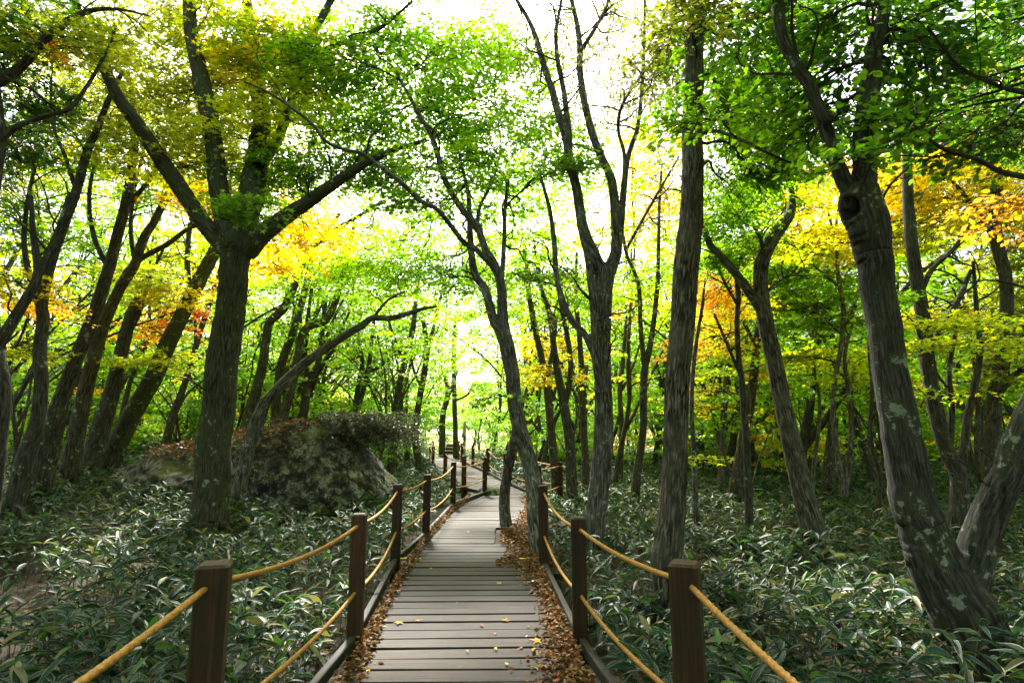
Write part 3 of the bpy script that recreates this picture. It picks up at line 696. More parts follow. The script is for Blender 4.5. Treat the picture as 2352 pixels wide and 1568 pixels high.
# --- straight furrowed trunk
tree('straight_tree', 'straight column-like trunk with furrowed bark just behind the right railing', 5.9, [
    [(1531, 1290, 70), (1543, 1180, 62), (1550, 1040, 56), (1556, 900, 55), (1566, 760, 54), (1577, 640, 56), (1585, 540, 55), (1588, 440, 50), (1589, 340, 47), (1591, 230, 43), (1595, 120, 39), (1602, 20, 36), (1608, -80, 33), (1614, -220, 28)],
    [(1588, 320, 9), (1640, 300, 8, -.2), (1710, 325, 7, -.4), (1760, 350, 6, -.5), (1830, 380, 4, -.6)],
    [(1600, 20, 10), (1660, -10, 8, -.3), (1740, 60, 6, -.5), (1810, 90, 4, -.6)]],
    [(1590, 50, 70, 50, 'drab', 420, -.7), (1700, 70, 110, 70, 'green', 900), (1650, 190, 80, 55, 'green', 650), (1760, 190, 100, 55, 'green', 800), (1700, 290, 100, 50, 'green', 800), (1610, 270, 50, 36, 'green', 260, -.8),
     (1800, 310, 90, 45, 'green', 650), (1740, 390, 100, 36, 'green', 650, .8), (1680, 465, 80, 36, 'green', 450, 1.5), (1820, 60, 80, 60, 'green', 500), (1530, 120, 50, 60, 'drab', 200, .8), (1550, 60, 70, 50, 'drab', 260, 1)],
    M_BARK_ROUGH, kind='oval', size=.075, twigs=3, sides=26, ridges=22, rough=.035, fine=True)

# --- crooked tree right of it
tree('crooked_tree', 'crooked slender trunk with an elbow below its bent top, between the two big right trunks', 8.1, [
    [(1864, 1206, 54), (1850, 1150, 48), (1826, 1050, 44), (1797, 920, 39), (1772, 800, 36), (1757, 720, 34), (1747, 650, 32), (1751, 600, 33), (1768, 560, 33), (1795, 520, 29), (1815, 490, 24), (1819, 455, 16), (1812, 400, 10), (1800, 330, 7)],
    [(1752, 715, 26), (1728, 680, 23), (1700, 640, 20), (1660, 592, 17), (1630, 560, 15), (1612, 500, 11), (1600, 440, 8)],
    [(1756, 590, 10), (1745, 545, 8, -.2), (1730, 520, 6, -.3)],
    [(1770, 660, 6), (1800, 640, 6, .2), (1850, 620, 4, .3)]],
    [(1690, 520, 80, 38, 'green', 700), (1760, 440, 90, 36, 'green', 700), (1830, 440, 80, 45, 'gold', 700, 2), (1800, 560, 70, 28, 'yel', 450, 2), (1650, 600, 60, 28, 'green', 350), (1700, 570, 70, 30, 'green', 400)],
    M_BARK_ROUGH, twigs=5, sides=18, ridges=12)

# --- great lichen tree on the right
def hollow(V):                                # the skin of the trunk sinks in towards its heart
    c = at(1964, 467, 4.36)[0]; ax = at(1979, 467, 4.53)[0]
    q = np.sqrt(((V[..., 0] - c[0]) / .052) ** 2 + ((V[..., 2] - c[2]) / .092) ** 2); front = V[..., 1] < ax[1] - .02
    k = np.where(front, .70 * smooth(1.1, .75, q), 0)[..., None]; lip = np.where(front, .05 * np.exp(-((q - 1.3) / .22) ** 2), 0)[..., None]
    tgt = np.stack([np.full(V.shape[:-1], ax[0]), np.full(V.shape[:-1], ax[1]), V[..., 2]], -1)
    return V + (tgt - V) * k - (tgt - V) * lip
gg = tree('leaning_tree', 'great lichen-spotted tree leaning left with a dark knothole, at the right edge', 4.5, [
    [(2240, 1490, 150), (2205, 1397, 138), (2150, 1287, 112), (2116, 1213, 96), (2096, 1150, 92), (2078, 1029, 82), (2050, 883, 74), (2034, 773, 71), (2019, 663, 73), (2009, 590, 76), (1996, 525, 86), (1979, 470, 90), (1974, 432, 66), (1974, 415, 24)],
    [(1962, 450, 46), (1930, 395, 33), (1908, 341, 30), (1889, 275, 28), (1867, 220, 27), (1850, 180, 27), (1826, 146, 26), (1803, 103, 26), (1791, 55, 26), (1786, -10, 25), (1790, -90, 22)],
    [(1985, 455, 52), (1986, 384, 48), (1985, 311, 45), (1991, 238, 42), (2002, 180, 38), (2009, 110, 35), (2024, 55, 30), (2036, -10, 27), (2050, -90, 22)],
    [(2215, 1360, 84), (2245, 1260, 74), (2276, 1165, 70), (2310, 1090, 62), (2338, 1010, 56), (2375, 920, 52), (2410, 800, 46), (2440, 640, 40)],
    [(1996, 600, 7, -.1), (2030, 450, 6, .2), (2090, 380, 4, .3)]],
    [(1880, 50, 100, 60, 'dgreen', 260), (2000, 50, 110, 60, 'dgreen', 330), (2120, 90, 120, 70, 'dgreen', 420), (1900, 180, 90, 55, 'dgreen', 260), (2060, 200, 100, 55, 'dgreen', 300), (1930, 280, 70, 36, 'green', 170), (1960, 365, 55, 20, 'green', 90, -.4), (1850, 300, 60, 40, 'green', 150), (1790, 250, 60, 40, 'green', 150), (1900, -130, 170, 90, 'dgreen', 700), (2100, -150, 200, 100, 'dgreen', 900), (1750, -160, 150, 90, 'green', 500)],  # last clumps hang above the frame, added to shade the leaves below
    M_BARK_LICHEN, kind='oval', size=.08, twigs=3, sides=40, rough=.05, shape=hollow, fine=True, step=.022)
# dark plug set in the knothole, the hole's shade put into its colour
hc = at(1966, 467, 4.43)[0]
Vh, Fh = ico(3); Vh = Vh * np.array([.040, .022, .074]); mbh = MB(); mbh.add(Vh + hc + np.array([0, .02, 0]) - np.array(gg.location), Fh); mbh.build('knothole', M_HOLLOW, gg)

# --- tree off the right edge whose long thin branch reaches in
tree('overhanging_tree', 'dark tree at the far right edge reaching in with one long thin leafy branch', 4.9, [
    [(2560, 1420, 90), (2540, 1100, 80), (2520, 800, 74), (2500, 520, 66), (2480, 300, 58), (2470, 100, 50), (2460, -100, 40)],
    [(2510, 450, 24), (2420, 418, 18, -.2), (2352, 406, 14, -.4), (2299, 395, 12, -.5), (2244, 366, 10, -.6), (2170, 344, 8, -.6), (2116, 304, 7, -.7), (2079, 271, 6, -.7), (2024, 264, 5, -.8), (1951, 256, 4, -.8)],
    [(2485, 330, 20), (2400, 230, 16, -.3), (2300, 200, 10, -.5), (2200, 150, 7, -.6), (2130, 60, 5, -.7)]],
    [(2250, 70, 110, 80, 'dgreen', 420), (2330, 60, 80, 70, 'dgreen', 300), (2180, 230, 120, 60, 'dgreen', 380), (2300, 210, 90, 70, 'dgreen', 330), (2120, 290, 90, 34, 'dgreen', 200), (2280, 310, 80, 30, 'dgreen', 200), (2350, 480, 60, 60, 'rust', 260, 1), (2340, 300, 40, 60, 'dgreen', 200), (2040, 310, 60, 28, 'dgreen', 110), (2330, -140, 180, 100, 'dgreen', 900), (2420, 60, 90, 120, 'dgreen', 600), (2430, 300, 70, 90, 'dgreen', 400), (2250, -320, 220, 100, 'dgreen', 900)],  # the last, off-frame clumps are added to darken the upper right corner
    M_BARK, kind='oval', size=.082, twigs=3, sides=16)

# --- dark trees right of the great one
tree('dark_forked_tree', 'dark V-forked tree in the gap behind the great lichen-spotted trunk', 8.4, [
    [(2198, 1206, 40), (2203, 1150, 38), (2200, 1090, 36), (2172, 1025, 34), (2146, 930, 32), (2130, 840, 31), (2120, 736, 30), (2104, 630, 28), (2092, 540, 26), (2086, 440, 22), (2084, 330, 18), (2090, 200, 12)],
    [(2202, 1100, 24), (2214, 1030, 20), (2222, 960, 18), (2240, 880, 15), (2251, 800, 12), (2243, 720, 10), (2235, 600, 7)],
    [(2128, 820, 16), (2158, 760, 14), (2200, 690, 12), (2230, 620, 9)],
    [(2112, 680, 14), (2140, 620, 12), (2190, 570, 9), (2250, 480, 6)],
    [(2180, 1040, 14), (2186, 940, 13), (2180, 850, 11), (2195, 760, 8)]],
    [(2180, 745, 80, 22, 'yel', 420, -.6), (2230, 785, 70, 26, 'yel', 380), (2115, 795, 36, 12, 'yel', 110, -1), (2140, 900, 36, 9, 'yel', 70, -1), (2160, 720, 60, 20, 'gold', 260), (2110, 540, 70, 40, 'yel', 450), (2060, 690, 40, 18, 'lime', 160, -.8)],
    M_BARK, twigs=5, sides=14, ridges=8)
tree('dark_tree', 'dark upright trunk near the right edge under golden orange foliage', 9.8, [
    [(2276, 1110, 36), (2276, 1040, 32), (2280, 960, 31), (2290, 883, 29), (2300, 820, 28), (2312, 736, 27), (2310, 640, 26), (2290, 560, 25), (2284, 500, 24), (2290, 400, 22), (2300, 290, 20), (2310, 150, 14), (2320, 20, 9)],
    [(2284, 920, 16), (2320, 870, 14), (2360, 840, 12), (2400, 800, 10)],
    [(2290, 560, 12), (2240, 480, 10), (2190, 420, 7), (2130, 380, 5)],
    [(2296, 380, 12), (2250, 320, 10), (2200, 260, 7)]],
    [(2200, 300, 110, 55, 'rust', 900), (2280, 380, 80, 45, 'gold', 900), (2150, 420, 110, 50, 'gold', 1500), (2250, 470, 100, 45, 'gold', 1200), (2080, 380, 70, 36, 'orange', 600), (2120, 520, 90, 36, 'yel', 900), (2300, 590, 60, 36, 'olive', 500), (2330, 680, 60, 45, 'olive', 600),
     (2310, 770, 70, 36, 'olive', 600), (2340, 850, 50, 40, 'olive', 400), (2050, 430, 60, 36, 'gold', 500), (2200, 360, 80, 30, 'gold', 700), (2270, 150, 80, 60, 'rust', 500), (2330, 530, 40, 30, 'gold', 300), (2040, 520, 50, 30, 'gold', 400)],
    M_BARK, kind='maple', size=.09, twigs=5, sides=14)

# --- slim trees in the middle distance on the right
tree('slim_tree', 'slim dark sapling trunk just left of the crooked trunk', 9.2, [
    [(1721, 1186, 19), (1718, 1100, 17), (1713, 1000, 16), (1706, 900, 15), (1697, 820, 13), (1693, 740, 12), (1696, 680, 12), (1692, 620, 11), (1706, 575, 11), (1710, 545, 10), (1696, 505, 9), (1688, 470, 8), (1670, 440, 6)],
    [(1700, 860, 8), (1670, 790, 7), (1640, 720, 5)], [(1693, 700, 7), (1660, 640, 6), (1640, 590, 5)]],
    [(1660, 650, 60, 30, 'orange', 350, 1.5), (1700, 700, 50, 30, 'gold', 300, 2), (1650, 430, 60, 40, 'green', 350)], M_BARK, twigs=4, sides=12)
tree('slim_tree', 'leaning brown trunk behind the slim sapling, under orange leaves', 12.8, [
    [(1688, 1128, 30), (1700, 1050, 24), (1716, 960, 22), (1730, 880, 20), (1738, 790, 18), (1752, 700, 16), (1768, 640, 14), (1800, 590, 11), (1830, 520, 8)],
    [(1738, 800, 9), (1700, 720, 8), (1670, 640, 6)]],
    [(1620, 660, 60, 36, 'orange', 700), (1640, 740, 60, 28, 'gold', 600), (1690, 690, 60, 36, 'orange', 700), (1590, 800, 50, 28, 'orange', 450), (1670, 800, 60, 22, 'gold', 450), (1740, 840, 40, 30, 'orange', 250), (1600, 900, 36, 18, 'gold', 200)],
    M_BARK, twigs=5, sides=12, kind='tri')
tree('slim_tree', 'thin pale stem beside the straight furrowed trunk', 9.6, [
    [(1601, 1200, 14), (1597, 1120, 13), (1594, 1040, 12), (1589, 960, 11), (1590, 880, 10), (1597, 800, 9), (1610, 720, 7), (1620, 640, 5)]],
    [(1600, 1050, 36, 12, 'yel', 70, -.5), (1585, 930, 30, 18, 'gold', 120)], M_BARK_PALE, twigs=5, sides=10)
tree('slim_tree', 'straight grey trunk standing deep between the furrowed trunk and the sapling', 14.5, [
    [(1655, 1105, 17), (1660, 1020, 15), (1663, 940, 15), (1672, 850, 14), (1682, 770, 13), (1690, 700, 11), (1700, 600, 8)],
    [(1664, 900, 7), (1700, 830, 6), (1720, 760, 4)]],
    [(1700, 760, 60, 25, 'lime', 400), (1640, 840, 50, 20, 'yel', 300)], M_BARK_PALE, twigs=4, sides=10)
tree('forked_sapling', 'slender forked tree with golden leaves, left of the straight furrowed trunk', 12.6, [
    [(1460, 1122, 22), (1466, 1070, 19), (1477, 985, 17), (1477, 910, 17), (1481, 845, 17), (1496, 775, 13), (1508, 680, 11), (1512, 600, 9), (1514, 480, 7), (1520, 380, 5)],
    [(1481, 850, 12), (1472, 760, 11), (1468, 665, 10), (1455, 620, 9), (1438, 580, 8), (1425, 500, 6)]],
    [(1510, 340, 60, 45, 'gold', 900), (1490, 430, 66, 50, 'gold', 1000), (1465, 520, 66, 36, 'yel', 700), (1535, 470, 50, 40, 'gold', 600), (1520, 640, 50, 36, 'lime', 400), (1440, 640, 50, 40, 'lime', 450), (1540, 560, 40, 30, 'yel', 350)],
    M_BARK, twigs=5, sides=12)
tree('maple_tree', 'layered green and yellow maple filling the gap left of the lichen-spotted trunk', 12.0, [
    [(1936, 1172, 15), (1933, 1104, 13), (1918, 1010, 12), (1914, 920, 12), (1922, 850, 11), (1934, 780, 11), (1936, 700, 10), (1926, 640, 9), (1920, 560, 7), (1900, 480, 5)],
    [(1938, 1150, 13), (1950, 1060, 12), (1955, 990, 11), (1950, 900, 10), (1940, 820, 8), (1960, 740, 6)],
    [(1934, 770, 6), (1880, 720, 5), (1830, 690, 4)], [(1930, 660, 6), (1870, 610, 5), (1820, 560, 4)]],
    [(1880, 480, 80, 45, 'gold', 1000), (1850, 560, 90, 36, 'yel', 1000), (1890, 640, 110, 40, 'green', 1300), (1860, 720, 110, 36, 'green', 1200), (1930, 820, 90, 28, 'yel', 800), (1845, 820, 60, 22, 'yel', 400), (1950, 560, 70, 40, 'gold', 800), (1800, 650, 70, 36, 'green', 600), (1940, 720, 70, 30, 'green', 600), (1900, 400, 60, 30, 'orange', 400), (1960, 870, 50, 20, 'yel', 300)],
    M_BARK_PALE, kind='maple', size=.095, twigs=6, sides=10)
tree('thin_sapling', 'thin dark sapling against the left edge of the lichen-spotted trunk', 10.2, [
    [(2018, 1162, 12), (2021, 1090, 11), (2006, 1035, 10), (1999, 985, 9), (2003, 900, 8), (1996, 800, 7), (2000, 700, 5)], [(2020, 1085, 8), (2040, 1010, 7), (2050, 940, 5)]],
    [(1990, 900, 40, 14, 'lime', 120)], M_BARK, twigs=4, sides=9)
tree('thin_sapling', 'pale thin crooked sapling right of the crooked trunk', 13.0, [
    [(1866, 1112, 10), (1872, 1050, 9), (1882, 975, 8), (1880, 900, 7), (1868, 830, 6), (1875, 760, 4)]], [(1860, 860, 40, 14, 'lime', 200)], M_BARK_PALE, twigs=5, sides=9)
tree('broken_trunk', 'short broken trunk deep in the bamboo right of the crooked trunk', 13.6, [
    [(1902, 1085, 26), (1906, 1040, 23), (1912, 990, 20), (1914, 960, 18)]], [], M_BARK, twigs=2, sides=10)

# --- leaning trees on the left
LEFT = 'leaning trees at the left of the path'
tree('leaning_tree', 'thick trunk leaning right just behind the forked olive-barked tree', 13.2, [
    [(266, 1026, 52), (310, 940, 46), (352, 865, 44), (384, 790, 42), (421, 718, 39), (456, 648, 36), (488, 586, 32), (520, 520, 28), (560, 440, 24), (610, 340, 18), (660, 240, 12)],
    [(440, 690, 16), (430, 600, 14), (440, 500, 12), (470, 400, 9)]],
    [(330, 640, 80, 28, 'yel', 700, -1), (385, 685, 80, 28, 'gold', 700, -.8), (340, 755, 60, 25, 'orange', 450, .5), (420, 730, 45, 28, 'red', 350, .3), (330, 830, 80, 20, 'yel', 500, -1), (300, 480, 80, 36, 'green', 600), (400, 560, 60, 40, 'yel', 500), (400, 830, 60, 28, 'yel', 400), (220, 893, 50, 8, 'orange', 120), (480, 640, 50, 36, 'gold', 400)],
    M_BARK_MOSS, LEFT, twigs=5, sides=16, ridges=12)
tree('leaning_tree', 'broken-topped dark trunk leaning right, left of the thick leaning trunk', 12.6, [
    [(232, 978, 46), (253, 912, 40), (272, 846, 37), (287, 773, 33), (305, 714, 28), (319, 684, 22)],
    [(287, 775, 14), (320, 720, 10), (340, 650, 8), (380, 560, 6)]],
    [(360, 600, 60, 30, 'yel', 400)], M_BARK, LEFT, twigs=3, sides=14, ridges=8)
tree('leaning_tree', 'dark leaning trunk with a curved side limb rising to the right', 11.6, [
    [(180, 975, 42), (199, 883, 36), (221, 802, 33), (240, 737, 30), (275, 663, 27), (309, 608, 25), (328, 553, 22), (356, 505, 19), (400, 420, 16), (440, 330, 12), (470, 230, 8)],
    [(258, 690, 17), (290, 625, 16), (330, 590, 14), (385, 560, 13), (440, 522, 11), (500, 510, 8), (560, 500, 5)],
    [(310, 605, 12), (300, 520, 10), (310, 430, 8), (330, 340, 6)]],
    [(150, 420, 110, 50, 'green', 900), (260, 400, 90, 45, 'yel', 800), (200, 560, 90, 36, 'green', 600), (400, 380, 70, 45, 'olive', 500), (300, 300, 80, 45, 'olive', 600)],
    M_BARK, LEFT, twigs=5, sides=14, ridges=8)
tree('leaning_tree', 'mottled thick trunk leaning right in the dark left woods', 10.6, [
    [(118, 1000, 52), (146, 905, 40), (172, 832, 36), (205, 755, 33), (228, 692, 31), (250, 619, 28), (266, 553, 27), (285, 480, 25), (300, 400, 22), (310, 300, 18), (300, 180, 13)],
    [(250, 620, 14), (215, 540, 12), (205, 450, 10), (220, 360, 7)],
    [(285, 480, 14), (330, 430, 12), (370, 380, 9), (420, 300, 6)]],
    [(200, 260, 110, 55, 'olive', 1000), (120, 180, 110, 55, 'olive', 1000), (280, 230, 90, 50, 'olive', 700), (330, 420, 70, 36, 'green', 450), (90, 260, 80, 40, 'dgreen', 500)],
    M_BARK_LICHEN, LEFT, twigs=5, sides=16)
tree('upright_tree', 'wavy upright dark trunk near the left edge of the woods', 9.0, [
    [(62, 1040, 44), (84, 970, 36), (93, 883, 32), (91, 810, 31), (98, 736, 30), (96, 690, 28), (121, 590, 26), (146, 517, 25), (165, 465, 24), (178, 430, 22), (200, 350, 20), (222, 300, 17), (250, 227, 14), (282, 165, 10)],
    [(96, 720, 18), (70, 640, 15), (55, 560, 13), (62, 470, 10), (80, 380, 8)],
    [(176, 440, 12), (150, 360, 10), (120, 280, 8), (118, 180, 6)]],
    [(60, 330, 80, 45, 'dgreen', 700), (60, 520, 80, 55, 'green', 800), (150, 330, 90, 45, 'green', 700), (120, 90, 100, 50, 'olive', 800), (30, 430, 60, 45, 'olive', 500), (40, 655, 60, 34, 'gold', 450), (90, 700, 50, 20, 'orange', 260), (60, 810, 60, 22, 'yel', 300)],
    M_BARK, LEFT, twigs=5, sides=14, ridges=8)
tree('edge_tree', 'nearly black tree at the left edge with limbs arching over the corner', 6.6, [
    [(-30, 1080, 80), (-14, 1000, 64), (-6, 900, 56), (-20, 800, 52), (-36, 650, 50), (-30, 480, 46), (-12, 330, 42), (-20, 180, 36), (-40, 40, 28), (-60, -100, 20)],
    [(-20, 820, 30), (10, 770, 28), (48, 707, 25), (84, 640, 22), (84, 590, 18), (76, 530, 14), (72, 450, 10)],
    [(-14, 190, 30), (20, 172, 25), (50, 152, 23), (92, 103, 22), (146, 55, 18), (205, 26, 13), (271, 22, 8), (340, 36, 5)],
    [(-16, 340, 20), (30, 296, 16), (73, 278, 13), (120, 262, 12), (161, 249, 11), (205, 190, 9), (250, 110, 7), (267, 60, 5)],
    [(86, 630, 13), (110, 580, 12), (135, 520, 10), (160, 440, 7)]],
    [(50, 40, 90, 50, 'dgreen', 500), (60, 85, 40, 26, 'orange', 160), (160, 100, 80, 40, 'olive', 380), (60, 220, 80, 45, 'dgreen', 420), (200, 60, 70, 40, 'olive', 300), (30, 340, 60, 36, 'dgreen', 260), (20, 130, 50, 40, 'dgreen', 260), (60, -130, 170, 90, 'dgreen', 900), (-100, 80, 90, 110, 'dgreen', 600), (-90, 330, 80, 90, 'dgreen', 500), (280, -150, 160, 90, 'olive', 700), (30, -330, 220, 100, 'dgreen', 900)],  # clumps past the left and top edges are added for shade
    M_BARK, LEFT, kind='maple', size=.08, twigs=4, sides=18, ridges=12)
tree('slim_tree', 'slim trunk leaning right in the gap left of the olive-barked tree', 16.0, [
    [(398, 955, 20), (420, 895, 17), (436, 845, 15), (462, 755, 14), (488, 675, 12), (510, 600, 10), (545, 500, 8)]],
    [(450, 800, 60, 28, 'lime', 500), (470, 560, 60, 36, 'yel', 500)], M_BARK, LEFT, twigs=5, sides=10)
# --- trunks standing behind the boulder
BEH = 'trees standing behind the boulder'
tree('curved_tree', 'brown S-curved trunk behind the boulder, right of the olive-barked tree', 17.2, [
    [(574, 945, 26), (588, 895, 23), (602, 840, 21), (612, 780, 20), (621, 740, 19), (652, 708, 19), (672, 665, 18), (688, 620, 17), (714, 572, 15), (750, 540, 13), (800, 510, 10), (870, 470, 7), (920, 440, 5)],
    [(688, 620, 9), (690, 540, 8), (700, 470, 6)]],
    [(700, 610, 90, 34, 'yel', 700), (790, 560, 90, 36, 'lime', 700), (830, 460, 80, 36, 'rust', 350), (740, 500, 80, 36, 'gold', 500)], M_BARK, BEH, twigs=6, sides=12)
tree('slim_tree', 'dark trunk rising behind the boulder, second from the olive-barked tree', 18.0, [
    [(634, 948, 22), (640, 880, 20), (652, 820, 19), (676, 755, 17), (694, 690, 16), (708, 630, 14), (730, 560, 11), (780, 490, 8)]],
    [(720, 640, 80, 30, 'lime', 600), (650, 640, 60, 34, 'yel', 450)], M_BARK, BEH, twigs=5, sides=12)
tree('curved_tree', 'dark trunk bending sharply right behind the boulder top', 17.0, [
    [(654, 945, 22), (672, 880, 20), (684, 815, 18), (700, 757, 17), (745, 737, 16), (768, 700, 15), (782, 645, 13), (800, 580, 11), (815, 510, 8)],
    [(704, 752, 9), (712, 690, 8), (725, 620, 6)]],
    [(810, 680, 80, 32, 'lime', 700), (760, 770, 70, 30, 'lime', 500)], M_BARK, BEH, twigs=5, sides=12)
tree('forked_tree', 'small Y-forked trunk behind the boulder beside the fallen leaning stem', 18.5, [
    [(697, 945, 20), (706, 890, 18), (718, 862, 17), (732, 830, 13), (740, 770, 11), (748, 690, 8)], [(714, 868, 11), (700, 835, 9), (694, 780, 8), (690, 720, 6)], [(722, 855, 10), (760, 810, 9), (790, 750, 7)]],
    [(700, 810, 60, 28, 'yel', 400)], M_BARK, BEH, twigs=4, sides=10)
tree('leaning_sapling', 'long pale stem leaning far right over the boulder top', 11.0, [
    [(566, 1052, 30), (584, 985, 28), (604, 935, 26), (632, 900, 25), (677, 854, 22), (732, 810, 20), (800, 766, 18), (830, 748, 17), (856, 730, 15), (900, 730, 13), (948, 716, 11), (975, 708, 8), (1003, 704, 5)],
    [(620, 915, 9), (606, 965, 8), (598, 1000, 6)], [(855, 732, 8), (890, 690, 6), (930, 668, 4)]],
    [], M_BARK_PALE, twigs=3, sides=14, tl=(.3, .8))
CEN = 'slim trees at the middle of the woods'
for label, Y_, stems_, cl in (
    ('slim dark trunk over the right end of the boulder, leaning right', 20, [[(905, 985, 18), (912, 920, 16), (922, 865, 15), (941, 791, 14), (952, 726, 12), (960, 640, 9), (975, 560, 6)], [(930, 840, 7), (900, 760, 6), (880, 690, 4)]], [(900, 720, 80, 36, 'lime', 700), (960, 690, 70, 30, 'lime', 600)]),
    ('dark forked trunk between the boulder and the far boardwalk', 22, [[(960, 1045, 18), (954, 1000, 16), (958, 950, 15), (966, 900, 15), (976, 850, 14), (980, 790, 12), (972, 735, 9)], [(976, 845, 10), (988, 780, 9), (1005, 715, 7), (1020, 640, 5)], [(968, 890, 7), (950, 850, 6), (940, 800, 5)]], [(990, 770, 80, 36, 'lime', 700), (930, 800, 60, 30, 'lime', 450)]),
    ('pair of dark stems behind the right half of the boulder', 21, [[(816, 945, 12), (824, 880, 11), (832, 830, 10), (822, 770, 8), (830, 700, 5)], [(822, 940, 12), (838, 880, 11), (850, 820, 10), (858, 740, 7)]], [(830, 790, 70, 32, 'yel', 500)]),
    ('short forked tree left of the marker pole', 36, [[(1016, 1006, 15), (1018, 950, 14), (1028, 912, 13), (1026, 880, 11), (1016, 850, 8)], [(1028, 915, 9), (1040, 885, 8), (1050, 850, 6)]], [(1030, 820, 70, 32, 'lime', 700)]),
    ('straight slim trunk between the forked tree and the marker pole', 34, [[(1047, 1026, 13), (1045, 956, 11), (1043, 880, 11), (1043, 800, 10), (1046, 730, 8)], [(1045, 920, 5), (1075, 905, 5), (1085, 880, 4)]], [(1060, 780, 70, 32, 'lime', 700), (1080, 720, 70, 30, 'yel', 500)]),
    ('grey slender trunk forking high, right of the twin-stemmed tree', 13.6, [[(1275, 1090, 22), (1270, 1030, 20), (1262, 950, 18), (1255, 880, 17), (1240, 800, 15), (1222, 720, 13), (1212, 640, 10), (1205, 560, 7)], [(1255, 870, 11), (1270, 800, 10), (1278, 720, 9), (1285, 620, 7)]], [(1230, 700, 70, 34, 'lime', 600), (1240, 790, 60, 30, 'gold', 500), (1290, 560, 60, 40, 'lime', 500)]),
    ('dark trunk with a V fork behind the vase-limbed tree, left of it', 12.0, [[(1312, 1080, 26), (1308, 1010, 23), (1295, 930, 21), (1282, 860, 18), (1272, 800, 15), (1262, 720, 12), (1240, 650, 9), (1228, 560, 6)], [(1298, 930, 14), (1310, 860, 13), (1306, 790, 12), (1292, 720, 10), (1280, 640, 8)]], [(1270, 860, 60, 25, 'gold', 400), (1300, 660, 60, 36, 'lime', 500)]),
    ('straight dark stem just left of the vase-limbed tree trunk', 14.0, [[(1345, 1085, 18), (1342, 1000, 16), (1338, 920, 15), (1335, 840, 14), (1330, 760, 12), (1322, 680, 9), (1325, 580, 6)]], [(1340, 700, 60, 36, 'lime', 450), (1330, 800, 50, 25, 'gold', 350)]),
    ('slim stem deep behind the vase-limbed tree, right of its trunk', 17.0, [[(1425, 1060, 13), (1428, 980, 12), (1424, 900, 11), (1432, 820, 10), (1440, 720, 8)], [(1426, 900, 7), (1450, 850, 6), (1470, 790, 5)]], [(1440, 780, 60, 30, 'lime', 500), (1430, 700, 40, 24, 'orange', 250)])):
    tree('slim_tree', label, Y_, stems_, cl, M_BARK, CEN, twigs=4, sides=11, size=.1 if Y_ > 16 else .085, kind='quad' if Y_ > 16 else 'tri')

# ------------------------------------------------------------------ the woods behind: a few kinds, copied one by one
def proto_tree(seed, H, lean, stems_n, colour_mix, n_leaf, low=.25, r=.11, size=.13, bush=False):
    global rng
    keep = rng; rng = np.random.default_rng(seed)
    tmb, lm, tw = MB(), MB(), MB()
    Ps = []
    for k in range(stems_n):
        a = rng.uniform(0, 6.28); n = 7; P = [np.array([rng.normal(0, .05), rng.normal(0, .05), -.3])] if k == 0 else [Ps[0][int(len(Ps[0]) * rng.uniform(.12, .5))]]
        d = unit(np.array([lean + rng.normal(0, .12) + (.5 * math.cos(a) if k else 0), rng.normal(0, .12) + (.5 * math.sin(a) if k else 0), 1.0]))
        hh = H - P[0][2]
        for i in range(n):
            d = unit(d + rng.normal(0, .13, 3)); d[2] = max(d[2], .45); P.append(P[-1] + d * hh / n)
        PP = catmull(np.array(P), 5); r0 = r if k == 0 else r * .6
        RR = np.linspace(r0 * 1.15, .012, len(PP)); RR[:3] *= 1.25
        tube(tmb, PP, RR, 9 if k == 0 else 7, rough=.06); Ps.append(PP)
        grow(tmb, PP, RR, 6, (.6, 1.9), .3, depth=1)
    cl = np.vstack(Ps)
    m = 26 if not bush else 14
    for k in range(m):
        z = H * rng.uniform(low, 1.02); i = int(np.argmin(np.abs(Ps[k % stems_n][:, 2] - z))); p0 = Ps[k % stems_n][i]
        a = rng.uniform(0, 6.28); ro = rng.uniform(.2, 1.0) * (1.0 + .22 * H * (1 - abs(z / H - .6)))
        cen = p0 + np.array([math.cos(a) * ro, math.sin(a) * ro, .15]); rd = np.array([rng.uniform(.7, 1.3), rng.uniform(.7, 1.3), rng.uniform(.16, .4)]) * (H / 9) ** .5
        spray_field(lm, tw, cen, rd, n_leaf // m, colour_mix[k % len(colour_mix)], size, 'quad', p0, .4, twigs=False)
        branchlet(tmb, p0, cen, .016, .006, .15, 8, 4)
    rng = keep
    return tmb.mesh('trunk'), lm.mesh('crown')
GREENS = [('lime', 'lime', 'lime', 'green'), ('lime', 'yel', 'lime', 'lime'), ('yel', 'gold', 'yel'), ('orange', 'gold', 'orange'), ('green', 'green', 'lime'), ('olive', 'yel', 'green')]
WORD = ['lime green', 'yellow-green', 'golden yellow', 'orange', 'green', 'olive']
PROTO = []
for k, g in enumerate(GREENS):
    for lean in (.05, .42):
        tr, cr = proto_tree(100 + k * 7 + int(lean * 10), U(7.5, 10), lean, 3 if k % 2 else 4, g, 4600, low=.24, r=U(.09, .14))
        tr.materials.append(M_BARK); cr.materials.append(M_LEAF); PROTO.append((k, lean, tr, cr))
BUSH = []
for k, g in enumerate(GREENS[:5]):
    tr, cr = proto_tree(300 + k, U(3.2, 4.5), .08, 4, g, 3000, low=.12, r=.035, bush=True)
    tr.materials.append(M_BARK); cr.materials.append(M_LEAF); BUSH.append((k, 0, tr, cr))
def copy_tree(pr, x, y, rz, sc, name, label, group):
    k, lean, tr, cr = pr
    o = tag(empty(name, (x, y, float(ground_z(x, y)))), label, 'tree', group); o.rotation_euler[2] = rz; o.scale = (sc, sc, sc * U(.9, 1.15))
    for nm, me in (('trunk', tr), ('crown', cr)):
        c = bpy.data.objects.new(nm, me); C.objects.link(c); c.parent = o
    return o
THIN = []
